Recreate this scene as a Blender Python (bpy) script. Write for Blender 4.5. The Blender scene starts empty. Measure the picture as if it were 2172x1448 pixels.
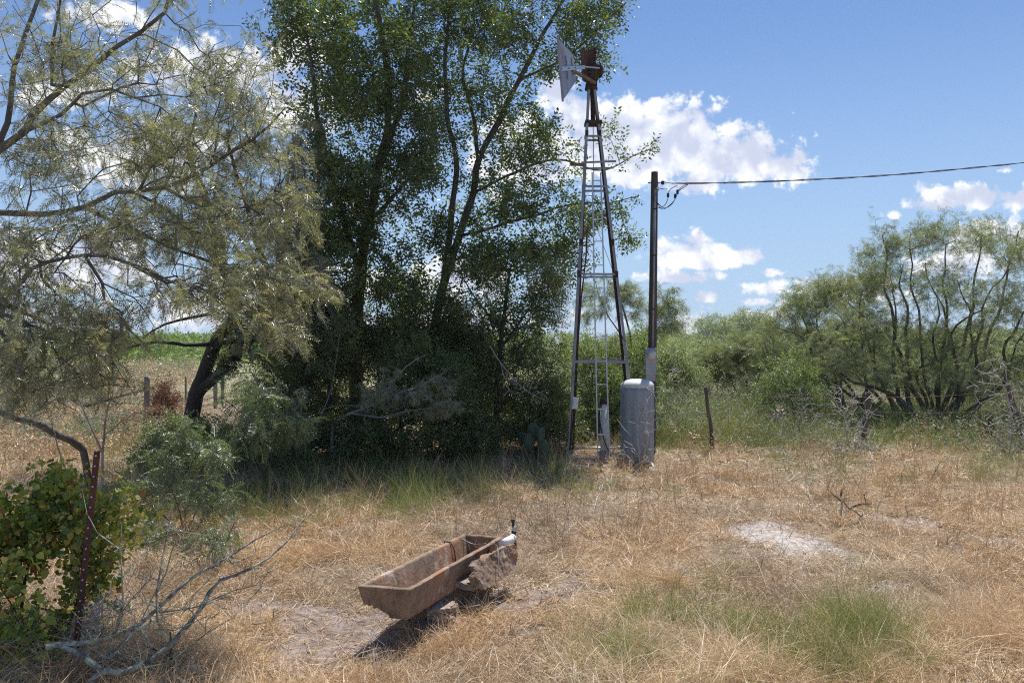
import bpy, bmesh, math, random
import numpy as np
from mathutils import Vector, Matrix

# ------------------------------------------------------------------ camera
F = 1689.0          # focal length in photo pixels (photo 2172 x 1448)
HY = 732.0          # row of the horizon
EYE = 1.7
scene = bpy.context.scene
cam_data = bpy.data.cameras.new("camera")
cam_data.sensor_width = 36.0
cam_data.lens = 36.0 * F / 2172.0
cam_data.shift_y = (HY - 724.0) / 2172.0
cam_data.clip_start = 0.05
cam_data.clip_end = 20000.0
cam = bpy.data.objects.new("camera", cam_data)
cam.location = (0, 0, EYE)
cam.rotation_euler = (math.radians(90), 0, 0)
scene.collection.objects.link(cam)
scene.camera = cam

# ------------------------------------------------------------------ light and sky
SUN_EL = math.radians(64.0)
SUN_AZ = math.radians(17.0)          # to the right of straight ahead (+Y)
scene.view_settings.view_transform = 'Standard'
scene.view_settings.look = 'None'
scene.view_settings.gamma = 1.0
scene.view_settings.exposure = 0.36
scene.view_settings.use_curve_mapping = False
scene.cycles.max_bounces = 6
scene.cycles.diffuse_bounces = 3
scene.cycles.glossy_bounces = 2
scene.cycles.transmission_bounces = 4
scene.cycles.transparent_max_bounces = 4
scene.cycles.volume_bounces = 0
scene.cycles.sample_clamp_indirect = 4.0
scene.cycles.sample_clamp_direct = 6.0
scene.cycles.use_denoising = False
scene.cycles.filter_width = 1.15

sl = bpy.data.lights.new("sun", 'SUN')
sl.energy = 5.0
sl.angle = math.radians(0.55)
sl.color = (1.0, 0.955, 0.90)
so = bpy.data.objects.new("sun", sl)
sdir = Vector((math.sin(SUN_AZ) * math.cos(SUN_EL), math.cos(SUN_AZ) * math.cos(SUN_EL), math.sin(SUN_EL)))
so.rotation_euler = sdir.to_track_quat('Z', 'Y').to_euler()
so.location = sdir * 50
scene.collection.objects.link(so)


class NB:
    """small wrapper that writes node expressions"""
    def __init__(self, tree):
        self.t = tree
    def new(self, kind, **kw):
        n = self.t.nodes.new(kind)
        for k, v in kw.items():
            setattr(n, k, v)
        return n
    def put(self, sock, v):
        if isinstance(v, X):
            self.t.links.new(v.s, sock)
        elif hasattr(v, 'is_output') and not isinstance(v, (int, float, tuple)):
            self.t.links.new(v, sock)
        elif isinstance(v, (tuple, list)) and len(v) == 3 and sock.type == 'RGBA':
            sock.default_value = (*v, 1)
        else:
            sock.default_value = v
    def m(self, op, *a, clamp=False):
        n = self.new('ShaderNodeMath', operation=op, use_clamp=clamp)
        for i, v in enumerate(a):
            self.put(n.inputs[i], v)
        return X(self, n.outputs[0])
    def noise(self, vec, scale, detail=4, rough=0.55, dist=0.0, out='Fac', two=False):
        n = self.new('ShaderNodeTexNoise')
        if two: n.noise_dimensions = '2D'
        if vec is not None:
            self.put(n.inputs['Vector'], vec)
        n.inputs['Scale'].default_value = scale
        n.inputs['Detail'].default_value = detail
        n.inputs['Roughness'].default_value = rough
        n.inputs['Distortion'].default_value = dist
        return X(self, n.outputs[out])
    def smooth(self, v, a, b, c=0.0, d=1.0):
        n = self.new('ShaderNodeMapRange', interpolation_type='SMOOTHSTEP')
        self.put(n.inputs['Value'], v)
        for i, q in zip((1, 2, 3, 4), (a, b, c, d)):
            self.put(n.inputs[i], q)
        return X(self, n.outputs[0])
    def ramp(self, fac, stops):
        n = self.new('ShaderNodeValToRGB')
        while len(n.color_ramp.elements) < len(stops):
            n.color_ramp.elements.new(0.5)
        for e, (p, c) in zip(n.color_ramp.elements, stops):
            e.position = p
            e.color = (*c, 1)
        self.put(n.inputs[0], fac)
        return X(self, n.outputs[0])
    def mix(self, fac, a, b, blend='MIX'):
        n = self.new('ShaderNodeMix', data_type='RGBA', blend_type=blend)
        self.put(n.inputs[0], fac)
        self.put(n.inputs[6], a)
        self.put(n.inputs[7], b)
        return X(self, n.outputs[2])
    def vmul(self, vec, v):
        n = self.new('ShaderNodeVectorMath', operation='MULTIPLY')
        self.put(n.inputs[0], vec)
        n.inputs[1].default_value = v
        return X(self, n.outputs[0])
    def vadd(self, vec, v):
        n = self.new('ShaderNodeVectorMath', operation='ADD')
        self.put(n.inputs[0], vec)
        self.put(n.inputs[1], v)
        return X(self, n.outputs[0])


class X:
    def __init__(self, nb, s):
        self.nb = nb
        self.s = s
    def __add__(self, o): return self.nb.m('ADD', self, o)
    def __radd__(self, o): return self.nb.m('ADD', o, self)
    def __sub__(self, o): return self.nb.m('SUBTRACT', self, o)
    def __rsub__(self, o): return self.nb.m('SUBTRACT', o, self)
    def __mul__(self, o): return self.nb.m('MULTIPLY', self, o)
    def __rmul__(self, o): return self.nb.m('MULTIPLY', o, self)
    def __truediv__(self, o): return self.nb.m('DIVIDE', self, o)


world = bpy.data.worlds.new("World")
scene.world = world
world.use_nodes = True
wt = world.node_tree
wt.nodes.clear()
w = NB(wt)
sky = w.new('ShaderNodeTexSky', sky_type='NISHITA')
sky.sun_disc = False
sky.sun_elevation = SUN_EL
sky.sun_rotation = SUN_AZ
sky.air_density = 1.0
sky.dust_density = 0.25
sky.ozone_density = 2.2
sky.altitude = 60
skycol = w.mix(1.0, X(w, sky.outputs[0]), (0.66, 0.77, 0.93), 'MULTIPLY')
tc = w.new('ShaderNodeTexCoord')
sep = w.new('ShaderNodeSeparateXYZ')
wt.links.new(tc.outputs['Generated'], sep.inputs[0])
dx, dy, dz = [X(w, s) for s in sep.outputs]
dyc = w.m('MAXIMUM', dy, 0.15)
cu = dx / dyc
cv = dz / dyc
cmb = w.new('ShaderNodeCombineXYZ')
w.put(cmb.inputs[0], cu); w.put(cmb.inputs[1], cv)
dirv = X(w, cmb.outputs[0])
world.cycles.sampling_method = 'MANUAL'
world.cycles.sample_map_resolution = 512
# cloud banks: centre u, centre v, half width, height up, height down (photo px), weight
CL = [
    (1300, 310, 170, 120, 100, 1.0), (1420, 330, 190, 125, 62, 1.05), (1560, 345, 160, 110, 55, 1.05), (1665, 360, 85, 62, 40, 1.0),
    (1385, 225, 62, 26, 34, .72), (1225, 240, 75, 60, 80, .95),
    (1480, 385, 75, 40, 36, .85), (1130, 330, 150, 130, 110, .9), (1180, 200, 60, 60, 50, .8),
    (1480, 545, 120, 52, 30, 1.0), (1470, 510, 45, 28, 30, .7), (1570, 548, 60, 30, 22, .8), (1622, 577, 52, 14, 13, .65), (1455, 592, 85, 20, 14, .62),
    (1490, 632, 46, 20, 14, .75), (1470, 672, 75, 34, 34, .62), (1640, 612, 70, 22, 20, .7), (1730, 612, 70, 30, 26, .75), (1620, 641, 50, 13, 11, .55),
    (1600, 668, 90, 16, 14, .5), (1830, 620, 110, 40, 40, .7),
    (2075, 420, 160, 40, 36, .95), (2180, 418, 110, 34, 30, .9), (1985, 436, 75, 22, 22, .75), (1895, 457, 38, 13, 10, .40), (1850, 472, 26, 8, 7, .34), (2120, 362, 20, 7, 6, .34),
    (2110, 495, 110, 38, 30, .8), (2000, 560, 90, 30, 30, .6), (2150, 560, 160, 60, 40, .7),
    (230, 30, 120, 40, 50, .9), (460, 150, 260, 70, 90, .85), (150, 180, 120, 50, 60, .7), (660, 90, 70, 80, 90, .85), (330, 330, 280, 90, 90, .75),
    (640, 230, 110, 100, 70, .7), (960, 590, 160, 60, 60, .85), (700, 600, 220, 60, 60, .6), (150, 560, 260, 90, 90, .8), (480, 650, 260, 50, 60, .75),
    (1150, 600, 90, 40, 30, .6), (900, 210, 90, 30, 30, .5), (60, 660, 200, 50, 50, .7), (960, 680, 400, 30, 30, .5),
    (-500, 200, 300, 160, 100, .8), (-300, 520, 300, 100, 60, .8), (2700, 300, 260, 90, 60, .8), (2500, 560, 200, 60, 40, .8),
]
dens = None
for (px, py, ax, up, dn, wgt) in CL:
    u0, v0 = (px - 1086) / F, (HY - py) / F
    du = (cu - u0) * (F / ax)
    dv = cv - v0
    q = w.m('MAXIMUM', dv, 0.0) * (F / up) - w.m('MINIMUM', dv, 0.0) * (F / dn)
    r = w.m('SQRT', w.m('ADD', du * du, q * q))
    d = w.m('SUBTRACT', 1.0, r) * wgt
    dens = d if dens is None else w.m('SMOOTH_MAX', dens, d, 0.12)
fine = w.noise(dirv, 15.0, 9, 0.60, two=True)
vor = w.new('ShaderNodeTexVoronoi', feature='F1', voronoi_dimensions='2D')
wv = w.vadd(dirv, w.vmul(w.noise(dirv, 30.0, 3, 0.5, two=True, out='Color'), (0.03, 0.03, 0)))
w.put(vor.inputs['Vector'], wv)
vor.inputs['Scale'].default_value = 34.0
vor.inputs['Detail'].default_value = 3.0
puff = 0.5 - X(w, vor.outputs['Distance'])
tiny = w.noise(dirv, 70.0, 5, 0.6, two=True)
tot = dens + (fine - 0.5) * 1.35 + puff * 0.5 + (tiny - 0.5) * 0.5 + 0.12
mask = w.smooth(tot, 0.03, 0.40) * w.smooth(dy, 0.12, 0.25)
lit_v = w.vadd(dirv, (0.006, 0.022, 0.0))
fine2 = w.noise(lit_v, 15.0, 4, 0.5, two=True)
fine1 = w.noise(dirv, 15.0, 4, 0.5, two=True)
shade = w.smooth(0.74 + (fine1 - fine2) * 2.6 + puff * 0.5 - dens * 0.35, 0.0, 1.0)
ccol = w.mix(shade, (5.1, 5.5, 6.9), (8.7, 8.8, 8.9))
skycol = w.mix(w.smooth(dz, -0.02, 0.42, 0.85, 0.0), skycol, (3.5, 4.9, 6.8))
allc = w.mix(mask * 0.97, skycol, ccol)
bg = w.new('ShaderNodeBackground')
w.put(bg.inputs[0], allc)
bg.inputs[1].default_value = 0.1
wo = w.new('ShaderNodeOutputWorld')
wt.links.new(bg.outputs[0], wo.inputs[0])

# ------------------------------------------------------------------ numeric helpers
R = np.random.default_rng(11)


def vnoise(p, seed=0):
    p = np.asarray(p, float)
    if p.shape[-1] == 2:
        p = np.concatenate([p, np.zeros(p.shape[:-1] + (1,))], -1)
    i = np.floor(p).astype(np.int64)
    f = p - i
    f = f * f * (3 - 2 * f)
    def h(a, b, c):
        n = (a * 73856093) ^ (b * 19349663) ^ (c * 83492791) ^ (seed * 2654435 + 12345)
        n = (n ^ (n >> 13)) * 1274126177
        n = n & 0x7fffffff
        n = (n ^ (n >> 15)) * 2246822519
        return ((n >> 7) & 0xffff) / 65535.0
    x, y, z = i[..., 0], i[..., 1], i[..., 2]
    fx, fy, fz = f[..., 0], f[..., 1], f[..., 2]
    def L(a, b, t): return a + (b - a) * t
    c0 = L(L(h(x, y, z), h(x + 1, y, z), fx), L(h(x, y + 1, z), h(x + 1, y + 1, z), fx), fy)
    c1 = L(L(h(x, y, z + 1), h(x + 1, y, z + 1), fx), L(h(x, y + 1, z + 1), h(x + 1, y + 1, z + 1), fx), fy)
    return L(c0, c1, fz)


def fbm(p, oct=4, seed=0, gain=0.5):
    s, a, t = 0.0, 1.0, 0.0
    p = np.asarray(p, float)
    for k in range(oct):
        s = s + a * vnoise(p * 2 ** k + 17.3 * k, seed + k)
        t += a
        a *= gain
    return s / t


def P(px, py, d):
    return np.array([(px - 1086.0) / F * d, d, EYE + (HY - py) / F * d])


def ground_h(x, y):
    x = np.asarray(x, float); y = np.asarray(y, float)
    r = np.hypot(x, y)
    p = np.stack([x, y], -1)
    near = np.exp(-(r / 40.0) ** 2)
    h = (fbm(p * 0.35, 3, 3) - 0.5) * 0.12 * near + (fbm(p * 2.2, 3, 7) - 0.5) * 0.05 * np.exp(-(r / 16.0) ** 2)
    h = h + (fbm(p * 9.0, 3, 9) - 0.5) * 0.028 * np.exp(-(r / 9.0) ** 2)
    # hollow worn out below the near end of the trough
    h = h - 0.05 * np.exp(-(((x + 0.75) / 0.45) ** 2 + ((y - 4.45) / 0.4) ** 2))
    # a low rise towards the far right wood
    h = h + 3.0 * np.exp(-(((x - 110) / 130.0) ** 2 + ((y - 420) / 110.0) ** 2))
    return h


def G(px, py):
    """ground point seen at a photo pixel"""
    d = EYE * F / (py - HY)
    for _ in range(12):
        x = (px - 1086.0) / F * d
        d = (EYE - float(ground_h(x, d))) * F / (py - HY)
    x = (px - 1086.0) / F * d
    return np.array([x, d, float(ground_h(x, d))])


def to_px(x, y):
    y = np.maximum(y, 0.5)
    return 1086.0 + F * x / y, HY + F * EYE / y


# ------------------------------------------------------------------ mesh helpers
def link(o, parent=None):
    scene.collection.objects.link(o)
    if parent is not None:
        o.parent = parent
    return o


def mesh_quads(name, V, Q, mat, parent=None, origin=None, attrs=None, smooth=False):
    V = np.asarray(V, np.float32)
    Q = np.asarray(Q, np.int32)
    if origin is not None:
        V = V - np.asarray(origin, np.float32)
    me = bpy.data.meshes.new(name)
    me.vertices.add(len(V))
    me.vertices.foreach_set('co', V.ravel())
    me.loops.add(len(Q) * 4)
    me.loops.foreach_set('vertex_index', Q.ravel())
    me.polygons.add(len(Q))
    me.polygons.foreach_set('loop_start', np.arange(len(Q), dtype=np.int32) * 4)
    me.update(calc_edges=True)
    if not smooth:
        me.shade_flat()
    if attrs:
        for k, a in attrs.items():
            at = me.attributes.new(k, 'FLOAT', 'FACE')
            at.data.foreach_set('value', np.asarray(a, np.float32))
    me.materials.append(mat)
    o = bpy.data.objects.new(name, me)
    if origin is not None and parent is None:
        o.location = tuple(float(v) for v in origin)
    return link(o, parent)


def tag(o, label=None, cat=None, group=None, kind=None):
    if label: o['label'] = label
    if cat: o['category'] = cat
    if group: o['group'] = group
    if kind: o['kind'] = kind
    return o


def empty(name, loc, label, cat, group=None):
    o = bpy.data.objects.new(name, None)
    o.location = tuple(float(v) for v in loc)
    link(o)
    return tag(o, label, cat, group)


class MB:
    """collects boxes, bars, tubes; builds one mesh object"""
    def __init__(self):
        self.bm = bmesh.new()
    def bar(self, a, b, w, h, up=(0, 0, 1), roll=0.0):
        a, b = Vector(a), Vector(b)
        d = (b - a)
        L = d.length
        d.normalize()
        upv = Vector(up)
        if abs(d.dot(upv)) > 0.98:
            upv = Vector((0, 1, 0))
        s = d.cross(upv).normalized()
        u = s.cross(d).normalized()
        if roll:
            q = Matrix.Rotation(roll, 3, d)
            s = q @ s; u = q @ u
        vs = []
        for p in (a, b):
            for (i, j) in ((-1, -1), (1, -1), (1, 1), (-1, 1)):
                vs.append(self.bm.verts.new(p + s * (i * w / 2) + u * (j * h / 2)))
        for f in ((0, 3, 2, 1), (4, 5, 6, 7), (0, 1, 5, 4), (1, 2, 6, 5), (2, 3, 7, 6), (3, 0, 4, 7)):
            self.bm.faces.new([vs[k] for k in f])
        return self
    def box(self, c, size, rz=0.0, rot=None):
        M = Matrix.Translation(Vector(c)) @ (rot.to_4x4() if rot is not None else Matrix.Rotation(rz, 4, 'Z')) @ Matrix.Diagonal((*size, 1))
        bmesh.ops.create_cube(self.bm, size=1.0, matrix=M)
        return self
    def tube(self, pts, r, n=8, caps=True):
        pts = [Vector(p) for p in pts]
        rs = r if isinstance(r, (list, tuple, np.ndarray)) else [r] * len(pts)
        rings = []
        ref = Vector((0.13, 0.31, 0.94)).normalized()
        for i, p in enumerate(pts):
            t = (pts[min(i + 1, len(pts) - 1)] - pts[max(i - 1, 0)]).normalized()
            s = t.cross(ref)
            if s.length < 0.05: s = t.cross(Vector((1, 0, 0)))
            s.normalize(); u = s.cross(t)
            rings.append([self.bm.verts.new(p + (s * math.cos(2 * math.pi * k / n) + u * math.sin(2 * math.pi * k / n)) * rs[i]) for k in range(n)])
        for a, b in zip(rings[:-1], rings[1:]):
            for k in range(n):
                self.bm.faces.new((a[k], a[(k + 1) % n], b[(k + 1) % n], b[k])).smooth = True
        if caps:
            self.bm.faces.new(rings[0][::-1]); self.bm.faces.new(rings[-1])
        return self
    def lathe(self, c, prof, n=32, rot=None):
        c = Vector(c)
        rings = []
        for (r, z) in prof:
            ring = []
            for k in range(n):
                v = Vector((r * math.cos(2 * math.pi * k / n), r * math.sin(2 * math.pi * k / n), z))
                if rot is not None: v = rot @ v
                ring.append(self.bm.verts.new(c + v))
            rings.append(ring)
        for a, b in zip(rings[:-1], rings[1:]):
            for k in range(n):
                self.bm.faces.new((a[k], a[(k + 1) % n], b[(k + 1) % n], b[k])).smooth = True
        self.bm.faces.new(rings[0][::-1]); self.bm.faces.new(rings[-1])
        return self
    def prism(self, poly, n, th):
        """extrude a 3-D polygon along n by th"""
        n = Vector(n).normalized() * th
        a = [self.bm.verts.new(Vector(p) - n / 2) for p in poly]
        b = [self.bm.verts.new(Vector(p) + n / 2) for p in poly]
        self.bm.faces.new(a[::-1]); self.bm.faces.new(b)
        for k in range(len(a)):
            self.bm.faces.new((a[k], a[(k + 1) % len(a)], b[(k + 1) % len(a)], b[k]))
        return self
    def build(self, name, mat, parent=None, bevel=0.0, origin=None):
        bmesh.ops.recalc_face_normals(self.bm, faces=self.bm.faces)
        org = Vector(parent.location) if (parent is not None and origin is None) else Vector(origin or (0, 0, 0))
        if parent is not None and parent.parent is not None:
            org = Vector(parent.parent.location)
        bmesh.ops.translate(self.bm, verts=self.bm.verts, vec=-org)
        me = bpy.data.meshes.new(name)
        self.bm.to_mesh(me); self.bm.free()
        me.materials.append(mat)
        o = bpy.data.objects.new(name, me)
        if parent is None: o.location = org
        link(o, parent)
        if bevel:
            b = o.modifiers.new('bevel', 'BEVEL'); b.width = bevel; b.segments = 2; b.limit_method = 'ANGLE'
        return o


# ------------------------------------------------------------------ materials
def mat_new(name):
    m = bpy.data.materials.new(name)
    m.use_nodes = True
    t = m.node_tree
    t.nodes.clear()
    nb = NB(t)
    out = nb.new('ShaderNodeOutputMaterial')
    return m, nb, out


def mat_basic(name, stops, scale=6.0, rough=0.8, metal=0.0, bump=0.0, bscale=40.0, stretch=(1, 1, 1), spots=None, spec=0.5, detail=6):
    """noise driven colour between the stops, optional second stain layer"""
    m, nb, out = mat_new(name)
    tcn = nb.new('ShaderNodeTexCoord')
    vec = nb.vmul(tcn.outputs['Object'], stretch)
    col = nb.ramp(nb.noise(vec, scale, detail, 0.62), stops)
    if spots:
        c2, sc2, lo, hi = spots
        col = nb.mix(nb.smooth(nb.noise(vec, sc2, 6, 0.65, 0.4), lo, hi), col, c2)
    b = nb.new('ShaderNodeBsdfPrincipled')
    nb.put(b.inputs['Base Color'], col)
    b.inputs['Roughness'].default_value = rough
    b.inputs['Metallic'].default_value = metal
    b.inputs['Specular IOR Level'].default_value = spec
    if bump:
        bn = nb.new('ShaderNodeBump')
        bn.inputs['Distance'].default_value = bump
        nb.put(bn.inputs['Height'], nb.noise(vec, bscale, 5, 0.6))
        nb.t.links.new(bn.outputs[0], b.inputs['Normal'])
    nb.t.links.new(b.outputs[0], out.inputs[0])
    return m


def mat_leaf(name, stops, trans=0.35, tcol=(1.25, 1.35, 0.5), rough=0.45, spec=0.4, clump=0.35, grey=None):
    """leaf: colour by per-leaf value 'rnd', shade of clump 'clump'"""
    m, nb, out = mat_new(name)
    a = nb.new('ShaderNodeAttribute', attribute_name='rnd')
    c = nb.new('ShaderNodeAttribute', attribute_name='clump')
    col = nb.ramp(X(nb, a.outputs['Fac']), stops)
    k = nb.m('ADD', X(nb, c.outputs['Fac']) * clump, 1.0 - clump * 0.5)
    n = nb.new('ShaderNodeVectorMath', operation='SCALE')
    nb.put(n.inputs[0], col); nb.put(n.inputs['Scale'], k)
    col = X(nb, n.outputs[0])
    if grey:
        col = nb.mix(nb.smooth(X(nb, c.outputs['Fac']), 0.5, 1.0, 0.0, 0.5), col, nb.vmul(nb.mix(X(nb, a.outputs['Fac']), (.25, .25, .25), (1.15, 1.15, 1.15)), grey))
    b = nb.new('ShaderNodeBsdfPrincipled')
    nb.put(b.inputs['Base Color'], col)
    b.inputs['Roughness'].default_value = rough
    b.inputs['Specular IOR Level'].default_value = spec
    tr = nb.new('ShaderNodeBsdfTranslucent')
    nb.put(tr.inputs[0], nb.vmul(col, tcol))
    mx = nb.new('ShaderNodeMixShader')
    mx.inputs[0].default_value = trans
    nb.t.links.new(b.outputs[0], mx.inputs[1]); nb.t.links.new(tr.outputs[0], mx.inputs[2])
    nb.t.links.new(mx.outputs[0], out.inputs[0])
    return m


M = {}
M['bark'] = mat_basic('bark', [(0.25, (0.045, 0.036, 0.03)), (0.6, (0.12, 0.10, 0.085)), (0.85, (0.24, 0.22, 0.19))], 7, 0.9, bump=0.01, bscale=30, stretch=(1, 1, 0.35))
M['bark_dark'] = mat_basic('bark_dark', [(0.25, (0.02, 0.016, 0.014)), (0.65, (0.055, 0.045, 0.038)), (0.9, (0.13, 0.11, 0.09))], 7, 0.95, bump=0.012, bscale=26, stretch=(1, 1, 0.4))
M['bark_grey'] = mat_basic('bark_grey', [(0.3, (0.16, 0.15, 0.135)), (0.6, (0.33, 0.315, 0.29)), (0.85, (0.50, 0.48, 0.45))], 9, 0.9, bump=0.006, bscale=40)
M['lichen_bark'] = mat_basic('lichen_bark', [(0.3, (0.06, 0.05, 0.042)), (0.48, (0.20, 0.19, 0.165)), (0.68, (0.46, 0.46, 0.42))], 26, 0.95, bump=0.006, bscale=120,
                             spots=((0.40, 0.46, 0.34), 22, 0.48, 0.58))
M['dead_twig'] = mat_basic('dead_twig', [(0.3, (0.26, 0.235, 0.205)), (0.6, (0.46, 0.435, 0.40)), (0.85, (0.62, 0.60, 0.57))], 12, 0.85)

M['leaf_elm'] = mat_leaf('leaf_elm', [(0.0, (0.06, 0.095, 0.036)), (0.45, (0.105, 0.15, 0.053)), (0.8, (0.17, 0.22, 0.075)), (0.97, (0.28, 0.30, 0.09)), (1.0, (0.36, 0.30, 0.08))], 0.44, (1.3, 1.35, 0.55), 0.34, 1.0)
M['leaf_thicket'] = mat_leaf('leaf_thicket', [(0.0, (0.065, 0.095, 0.038)), (0.5, (0.125, 0.165, 0.06)), (0.82, (0.22, 0.24, 0.08)), (0.93, (0.38, 0.34, 0.09)), (1.0, (0.34, 0.2, 0.12))], 0.38, (1.25, 1.35, 0.6), 0.4, 0.9)  # yellow green stops put sunlit specks into the leaf colour
M['leaf_fern'] = mat_leaf('leaf_fern', [(0.0, (0.155, 0.165, 0.075)), (0.45, (0.28, 0.285, 0.155)), (0.82, (0.47, 0.47, 0.35)), (0.94, (0.46, 0.40, 0.18)), (0.98, (0.6, 0.40, 0.10)), (1.0, (0.5, 0.28, 0.1))], 0.34, (1.05, 1.08, 0.6), 0.36, 1.0)  # pale grey stop paints glints into the leaflet colour
M['leaf_fern_green'] = mat_leaf('leaf_fern_green', [(0.0, (0.10, 0.14, 0.06)), (0.5, (0.17, 0.215, 0.10)), (0.86, (0.28, 0.32, 0.19)), (0.965, (0.40, 0.38, 0.12)), (1.0, (0.55, 0.38, 0.1))], 0.36, (1.05, 1.15, 0.6), 0.40, 1.0)
M['leaf_mesquite'] = mat_leaf('leaf_mesquite', [(0.0, (0.17, 0.205, 0.10)), (0.5, (0.26, 0.295, 0.15)), (0.85, (0.36, 0.38, 0.21)), (1.0, (0.44, 0.40, 0.22))], 0.42, (1.1, 1.15, 0.65), 0.42, 0.9, clump=.2)
M['leaf_bright'] = mat_leaf('leaf_bright', [(0.0, (0.14, 0.19, 0.075)), (0.5, (0.22, 0.28, 0.11)), (0.85, (0.32, 0.37, 0.16)), (1.0, (0.44, 0.42, 0.18))], 0.42, (1.15, 1.25, 0.6), 0.45, 0.7)
M['leaf_sage'] = mat_leaf('leaf_sage', [(0.0, (0.20, 0.235, 0.14)), (0.5, (0.33, 0.35, 0.22)), (0.85, (0.48, 0.48, 0.35)), (1.0, (0.55, 0.50, 0.36))], 0.25, (1.1, 1.1, 0.8), 0.6, 0.4)
M['leaf_vine'] = mat_leaf('leaf_vine', [(0.0, (0.085, 0.14, 0.035)), (0.3, (0.16, 0.24, 0.05)), (0.52, (0.29, 0.34, 0.065)), (0.72, (0.52, 0.48, 0.10)), (0.85, (0.6, 0.42, 0.11)), (0.92, (0.40, 0.13, 0.06)), (1.0, (0.42, 0.24, 0.15))], 0.42, (1.3, 1.35, 0.4), 0.42, 0.6)
M['leaf_brown'] = mat_leaf('leaf_brown', [(0.0, (0.12, 0.055, 0.035)), (0.6, (0.24, 0.12, 0.075)), (1.0, (0.36, 0.22, 0.14))], 0.2, (1.2, 1.0, 0.7), 0.7, 0.2)
M['leaf_far'] = mat_leaf('leaf_far', [(0.0, (0.19, 0.235, 0.12)), (0.6, (0.30, 0.345, 0.19)), (1.0, (0.42, 0.43, 0.28))], 0.5, (1.1, 1.15, 0.7), 0.5, 0.6)
M['leaf_field'] = mat_leaf('leaf_field', [(0.0, (0.17, 0.25, 0.075)), (0.6, (0.25, 0.33, 0.11)), (1.0, (0.34, 0.40, 0.16))], 0.3, (1.1, 1.2, 0.6), 0.6, 0.3)
M['straw'] = mat_leaf('straw', [(0.0, (0.29, 0.175, 0.09)), (0.2, (0.52, 0.34, 0.18)), (0.5, (0.71, 0.52, 0.31)), (0.8, (0.80, 0.66, 0.45)), (1.0, (0.81, 0.73, 0.59))], 0.16, (1.0, 1.0, 0.95), 0.5, 0.5, clump=0.0, grey=(0.60, 0.54, 0.47))
M['grass'] = mat_leaf('grass', [(0.0, (0.13, 0.17, 0.06)), (0.5, (0.23, 0.27, 0.095)), (0.8, (0.34, 0.36, 0.15)), (1.0, (0.52, 0.46, 0.27))], 0.36, (1.05, 1.1, 0.65), 0.5, 0.5)
M['cactus'] = mat_basic('cactus', [(0.3, (0.03, 0.055, 0.03)), (0.7, (0.06, 0.095, 0.05))], 10, 0.6)  # pad colour darkened for the shade where it grows

M['galv'] = mat_basic('galvanised_steel', [(0.3, (0.20, 0.205, 0.23)), (0.6, (0.30, 0.31, 0.345)), (0.85, (0.42, 0.43, 0.47))], 5, 0.55, 0.15, bump=0.001, bscale=60, spots=((0.18, 0.09, 0.05), 3.0, 0.60, 0.70))
M['galv_light'] = mat_basic('galvanised_light', [(0.3, (0.42, 0.44, 0.47)), (0.8, (0.62, 0.64, 0.67))], 6, 0.45, 0.5)
M['rust'] = mat_basic('rusty_steel', [(0.2, (0.05, 0.022, 0.016)), (0.55, (0.12, 0.045, 0.028)), (0.85, (0.24, 0.10, 0.055))], 12, 0.85, 0.1, bump=0.002, bscale=60)
M['rust_dark'] = mat_basic('dark_iron', [(0.2, (0.02, 0.015, 0.014)), (0.6, (0.06, 0.035, 0.028)), (0.9, (0.13, 0.07, 0.045))], 12, 0.7, 0.3, bump=0.002, bscale=60)
M['blade'] = mat_basic('rusted_sheet', [(0.2, (0.05, 0.022, 0.017)), (0.6, (0.11, 0.05, 0.04)), (0.9, (0.2, 0.12, 0.1))], 7, 0.75, 0.2, stretch=(1, 1, .3))
M['tail'] = mat_basic('tail_sheet', [(0.3, (0.21, 0.24, 0.31)), (0.6, (0.32, 0.36, 0.44)), (0.85, (0.46, 0.48, 0.53))], 4, 0.6, 0.25, stretch=(1, 1, .35), spots=((0.30, 0.19, 0.15), 2.1, 0.50, 0.66))
M['tank'] = mat_basic('tank_paint', [(0.3, (0.19, 0.225, 0.26)), (0.5, (0.27, 0.315, 0.355)), (0.7, (0.36, 0.40, 0.44))], 9, 0.5, 0.1, stretch=(1, 1, 0.12), spots=((0.22, 0.155, 0.12), 2.6, 0.52, 0.72), bump=.002, bscale=20, detail=9)
M['tank_top'] = mat_basic('tank_dome_pale', [(0.3, (0.5, 0.52, 0.53)), (0.7, (0.66, 0.67, 0.68))], 8, 0.5)  # dome colour, paler than the shell
M['pvc'] = mat_basic('white_pipe', [(0.25, (0.62, 0.62, 0.60)), (0.6, (0.80, 0.80, 0.78)), (0.9, (0.84, 0.84, 0.83))], 14, 0.5, spots=((0.2, 0.17, 0.14), 9.0, 0.62, 0.68))
M['pole_wood'] = mat_basic('pole_wood', [(0.25, (0.045, 0.033, 0.030)), (0.55, (0.10, 0.075, 0.066)), (0.85, (0.19, 0.155, 0.14))], 16, 0.85, bump=0.006, bscale=40, stretch=(1, 1, 0.06))
M['post_wood'] = mat_basic('post_wood', [(0.25, (0.06, 0.045, 0.035)), (0.55, (0.14, 0.11, 0.085)), (0.85, (0.28, 0.24, 0.2))], 14, 0.9, bump=0.006, bscale=40, stretch=(1, 1, 0.15))
M['post_grey'] = mat_basic('post_grey', [(0.25, (0.13, 0.12, 0.11)), (0.55, (0.24, 0.23, 0.21)), (0.85, (0.36, 0.35, 0.33))], 14, 0.9, bump=0.004, bscale=40, stretch=(1, 1, 0.15))
M['board'] = mat_basic('weathered_board', [(0.25, (0.09, 0.06, 0.035)), (0.55, (0.2, 0.14, 0.08)), (0.85, (0.33, 0.25, 0.15))], 14, 0.9, stretch=(0.2, 1, 1))
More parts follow.
